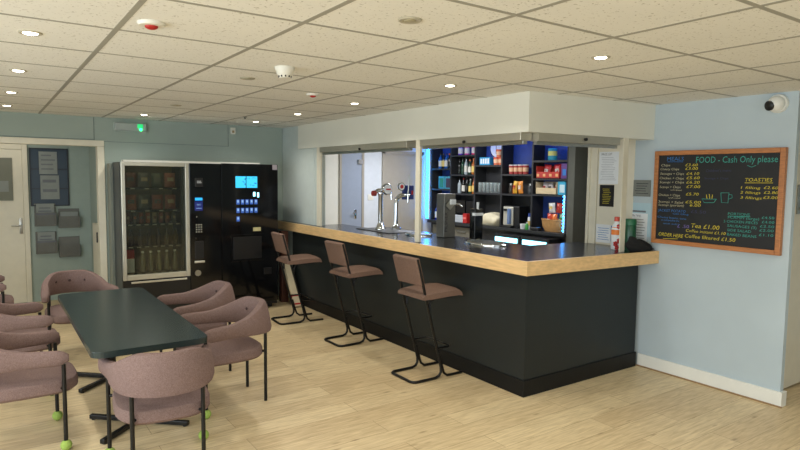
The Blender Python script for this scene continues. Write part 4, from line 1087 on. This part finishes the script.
# wicker basket with crisps
t = thing('wicker_basket', 'oval wicker basket piled with crisp packets on the back counter', 'basket', (6.09, yb(0, .58), .915))
m = MB().lathe([(.72, 0), (.92, .08), (1.0, .19), (.97, .19), (.88, .08), (.69, .01)], seg=36, cap=False)
m.bm.faces.ensure_lookup_table()
m.xf(Matrix.Diagonal((.112, .21, .8, 1)))
obj('weave', m, 'wicker', t, True)
m = MB(); m.tube([(.110*math.cos(a*PI/18), .207*math.sin(a*PI/18), .154) for a in range(37)], .009, 8)
obj('rim', m, 'wicker', t, True)
obj('bottom', MB().lathe([(1, .002), (1, .010)], seg=24).xf(Matrix.Diagonal((.078, .148, 1, 1))), 'wicker', t, True)
bp = [((206, 70, 40), -.10, .03, 'red', .0), ((232, 120, 50), .0, .03, 'orange', .0), ((60, 120, 60), .10, .03, 'green', .0), ((220, 220, 214), -.05, .235, 'white', .0), ((190, 60, 44), .06, .235, 'dark red', .0)]
for i, (c, dy, dz, n, dx) in enumerate(bp):
    packet(6.09-dx, yb(0, .58)-dy, .915+dz, .085 if dz < .1 else .105, .13 if dz > .1 else .195, col('bk_'+n.replace(' ', '_'), c, .3), [wh, rd, wh, yl, rd, wh, rd][i], n+' crisp packet piled in the wicker basket', 'crisp packets in the basket', [.06, -.05, .06, -.10, .12][i], 0)
t = thing('card_terminal', 'black card machine lying in front of the wicker basket', 'card machine', (5.968, yb(0, .16), .915), .0)
obj('body', MB().box(-.03, -.08, 0, .03, .08, .045, .01), 'black', t)
obj('screen', MB().box(-.02, -.07, .045, .02, -.03, .048), 'screen2', t)
# coffee machine bay
t = thing('coffee_maker', 'silver and black coffee maker on the back counter', 'coffee maker', (6.10, yb(1, .30), .915))
obj('body', MB().box(-.08, -.16, 0, .10, .13, .30, .008), 'black', t)
obj('front_plate', MB().box(-.095, -.055, .03, -.08, .135, .29, .006), 'alu', t)
obj('water_tank', MB().lathe([(.03, 0), (.03, .2), (.024, .215)], (-.10, .01, .05), 16), col('tank_blue', (96, 120, 160), .15), t, True)
obj('nozzle', MB().lathe([(.026, 0), (.03, .03)], (-.105, .09, .23), 14), 'black', t, True)
obj('drip_tray', MB().box(-.155, -.07, 0, -.08, .15, .025, .004), 'black', t)
t = thing('mug_stack', 'small white cup beside the coffee maker', 'cup', (6.00, yb(1, .78), .915))
obj('cup', MB().lathe([(.03, 0), (.04, .07), (.037, .07), (.026, .006)], seg=20), 'paper', t, True)
obj('handle', MB().tube([(0, -.036, .055), (0, -.058, .05), (0, -.056, .025), (0, -.034, .018)], .005, 6), 'paper', t, True)
t = thing('spray_bottle', 'yellow, blue and white bottle right of the coffee maker', 'bottle', (6.06, yb(1, .93), .915))
obj('body', MB().lathe([(.034, 0), (.036, .01), (.036, .15), (.03, .17)], seg=18), 'paper', t, True)
obj('label_band', MB().lathe([(.0366, .05), (.0366, .115)], seg=18, cap=False), yl, t, True)
obj('cap', MB().lathe([(.032, .17), (.032, .215)], seg=18), col('cap_navy', (40, 70, 150)), t, True)
t = thing('green_bottle', 'small green bottle in front of the yellow and blue bottle', 'bottle', (5.975, yb(1, .97), .915))
obj('body', MB().lathe([(.022, 0), (.024, .06), (.012, .085)], seg=14), col('soap_green', (60, 160, 70)), t, True)
obj('cap', MB().lathe([(.012, .084), (.012, .10)], seg=12), 'paper', t, True)
# glasses bay counter: bread crate / cream sack
t = thing('storage_tub', 'cream sack of supplies lying on the back counter under the glasses', 'sack', (6.08, yb(2, .58), .915))
m = MB(); q = bmesh.ops.create_icosphere(m.bm, subdivisions=4, radius=1)
for v in q['verts']:
    x, y, z = v.co; k = 1+.06*math.sin(6*y+2*z)+.05*math.sin(9*x+5*y)
    v.co = Vector((math.copysign(abs(x)**.6, x)*.12*k, math.copysign(abs(y)**.6, y)*.20*k, (max(z, -.75)+.75)*.10*k))
obj('sack', m, col('sack_cream', (206, 198, 170), .7, bump=.5, bscale=60), t, True)
obj('clip', MB().box(-.02, -.02, .165, .02, .02, .185, .004), 'steel', t)
# spirits bay counter: two dark screens, white tub, red box
t = thing('till_screen', 'pair of small black till screens under the spirit bottles', 'till', (6.10, yb(3, .55), .915))
obj('stand', MB().box(-.03, -.03, 0, .03, .03, .14, .004).box(-.06, -.09, 0, .06, .09, .012, .004), 'black', t)
obj('screen', MB().box(-.045, .012, .135, -.025, .235, .335, .005), 'gloss', t)
obj('screen', MB().box(-.045, -.235, .135, -.025, -.012, .335, .005), 'gloss', t)
t = thing('white_tub', 'pale grey plastic tub on the back counter under the spirits', 'tub', (5.99, yb(3, .33), .915))
obj('tub', MB().box(-.04, -.17, 0, .04, .15, .10, .01), col('tub_grey', (176, 184, 192)), t)
obj('lid', MB().box(-.044, -.174, .10, .044, .154, .112, .004), col('tub_lid_grey', (196, 202, 208)), t)
t = thing('red_box', 'red box beside the pale tub on the back counter', 'box', (5.99, yb(3, .75), .915))
obj('box', MB().box(-.035, -.045, 0, .035, .045, .145, .003), 'red', t)
obj('print', MB().box(-.0365, -.03, .06, -.0345, .03, .09), col('print_pink', (226, 120, 110)), t)

# ------------------------------------------------------------------ daylight, lamps and camera
W = bpy.data.worlds.new('World'); bpy.context.scene.world = W; W.use_nodes = True
W.node_tree.nodes['Background'].inputs[0].default_value = (.8, .9, 1, 1)
W.node_tree.nodes['Background'].inputs[1].default_value = .35
def area(name, loc, rot, sx, sy, e, c):
    L = bpy.data.lights.new(name, 'AREA'); L.shape = 'RECTANGLE'; L.size = sx; L.size_y = sy; L.energy = e; L.color = c
    o = bpy.data.objects.new(name, L); C.objects.link(o); o.location = loc; o.rotation_euler = rot; return o
area('daylight_side_window', (XL-.02, 1.2, 1.3), (0, -PI/2, 0), 1.55, 6.6, 190, (.86, .94, 1))
area('daylight_rear_window', (.15, YF-.02, 1.3), (PI/2, 0, 0), 4.7, 1.55, 60, (.86, .94, 1))
area('bar_room_fill', (5.0, 6.6, H_CEIL-.02), (0, 0, 0), .55, 1.1, 42, (.98, .98, 1))  # unseen fill lamp added to brighten the shelves and far doors
area('bar_room_fill_near', (5.0, 4.3, H_CEIL-.02), (0, 0, 0), .5, .8, 24, (.98, .98, 1))  # second unseen fill, added to lift the dark partition
area('corridor_ceiling_light', (.2, 8.1, H_CEIL-.02), (0, 0, 0), .3, .3, 2.6, (1, .93, .8))
def spot(x, y):
    L = bpy.data.lights.new('room_downlight_beam', 'SPOT'); L.energy = LAMP_W; L.spot_size = math.radians(150); L.spot_blend = .7; L.shadow_soft_size = .04; L.color = (1., .965, .885)
    o = bpy.data.objects.new('room_downlight_beam', L); C.objects.link(o); o.location = (x, y, H_CEIL-.02)
for x, y in ((.1875, 1.97), (.1875, .77), (2.6, .77), (2.6, -.43), (.1875, -.43), (-1.0, 3.17), (-1.0, 5.57), (4.0, .77)): spot(x, y)

f, yaw, pitch, roll = 597.5, .606006634, -.0799496209, .0118368252
cyw, syw, cp, sp = math.cos(yaw), math.sin(yaw), math.cos(pitch), math.sin(pitch)
fw = Vector((syw*cp, cyw*cp, sp)); r0 = Vector((cyw, -syw, 0)); u0 = r0.cross(fw)
r = math.cos(roll)*r0+math.sin(roll)*u0; u = -math.sin(roll)*r0+math.cos(roll)*u0
cam = bpy.data.cameras.new('camera'); co = bpy.data.objects.new('camera', cam); C.objects.link(co)
cam.sensor_width = 36; cam.lens = f/800*36; cam.clip_start = .05
co.matrix_world = Matrix(((r.x, u.x, -fw.x, 0), (r.y, u.y, -fw.y, 0), (r.z, u.z, -fw.z, 1.6), (0, 0, 0, 1)))
sc = bpy.context.scene; sc.camera = co
sc.view_settings.view_transform = 'Standard'; sc.view_settings.look = 'None'; sc.view_settings.gamma = 1; sc.view_settings.use_curve_mapping = False
sc.view_settings.exposure = -0.16
sc.cycles.use_denoising = True
sc.cycles.max_bounces = 8
sc.cycles.sample_clamp_indirect = 6
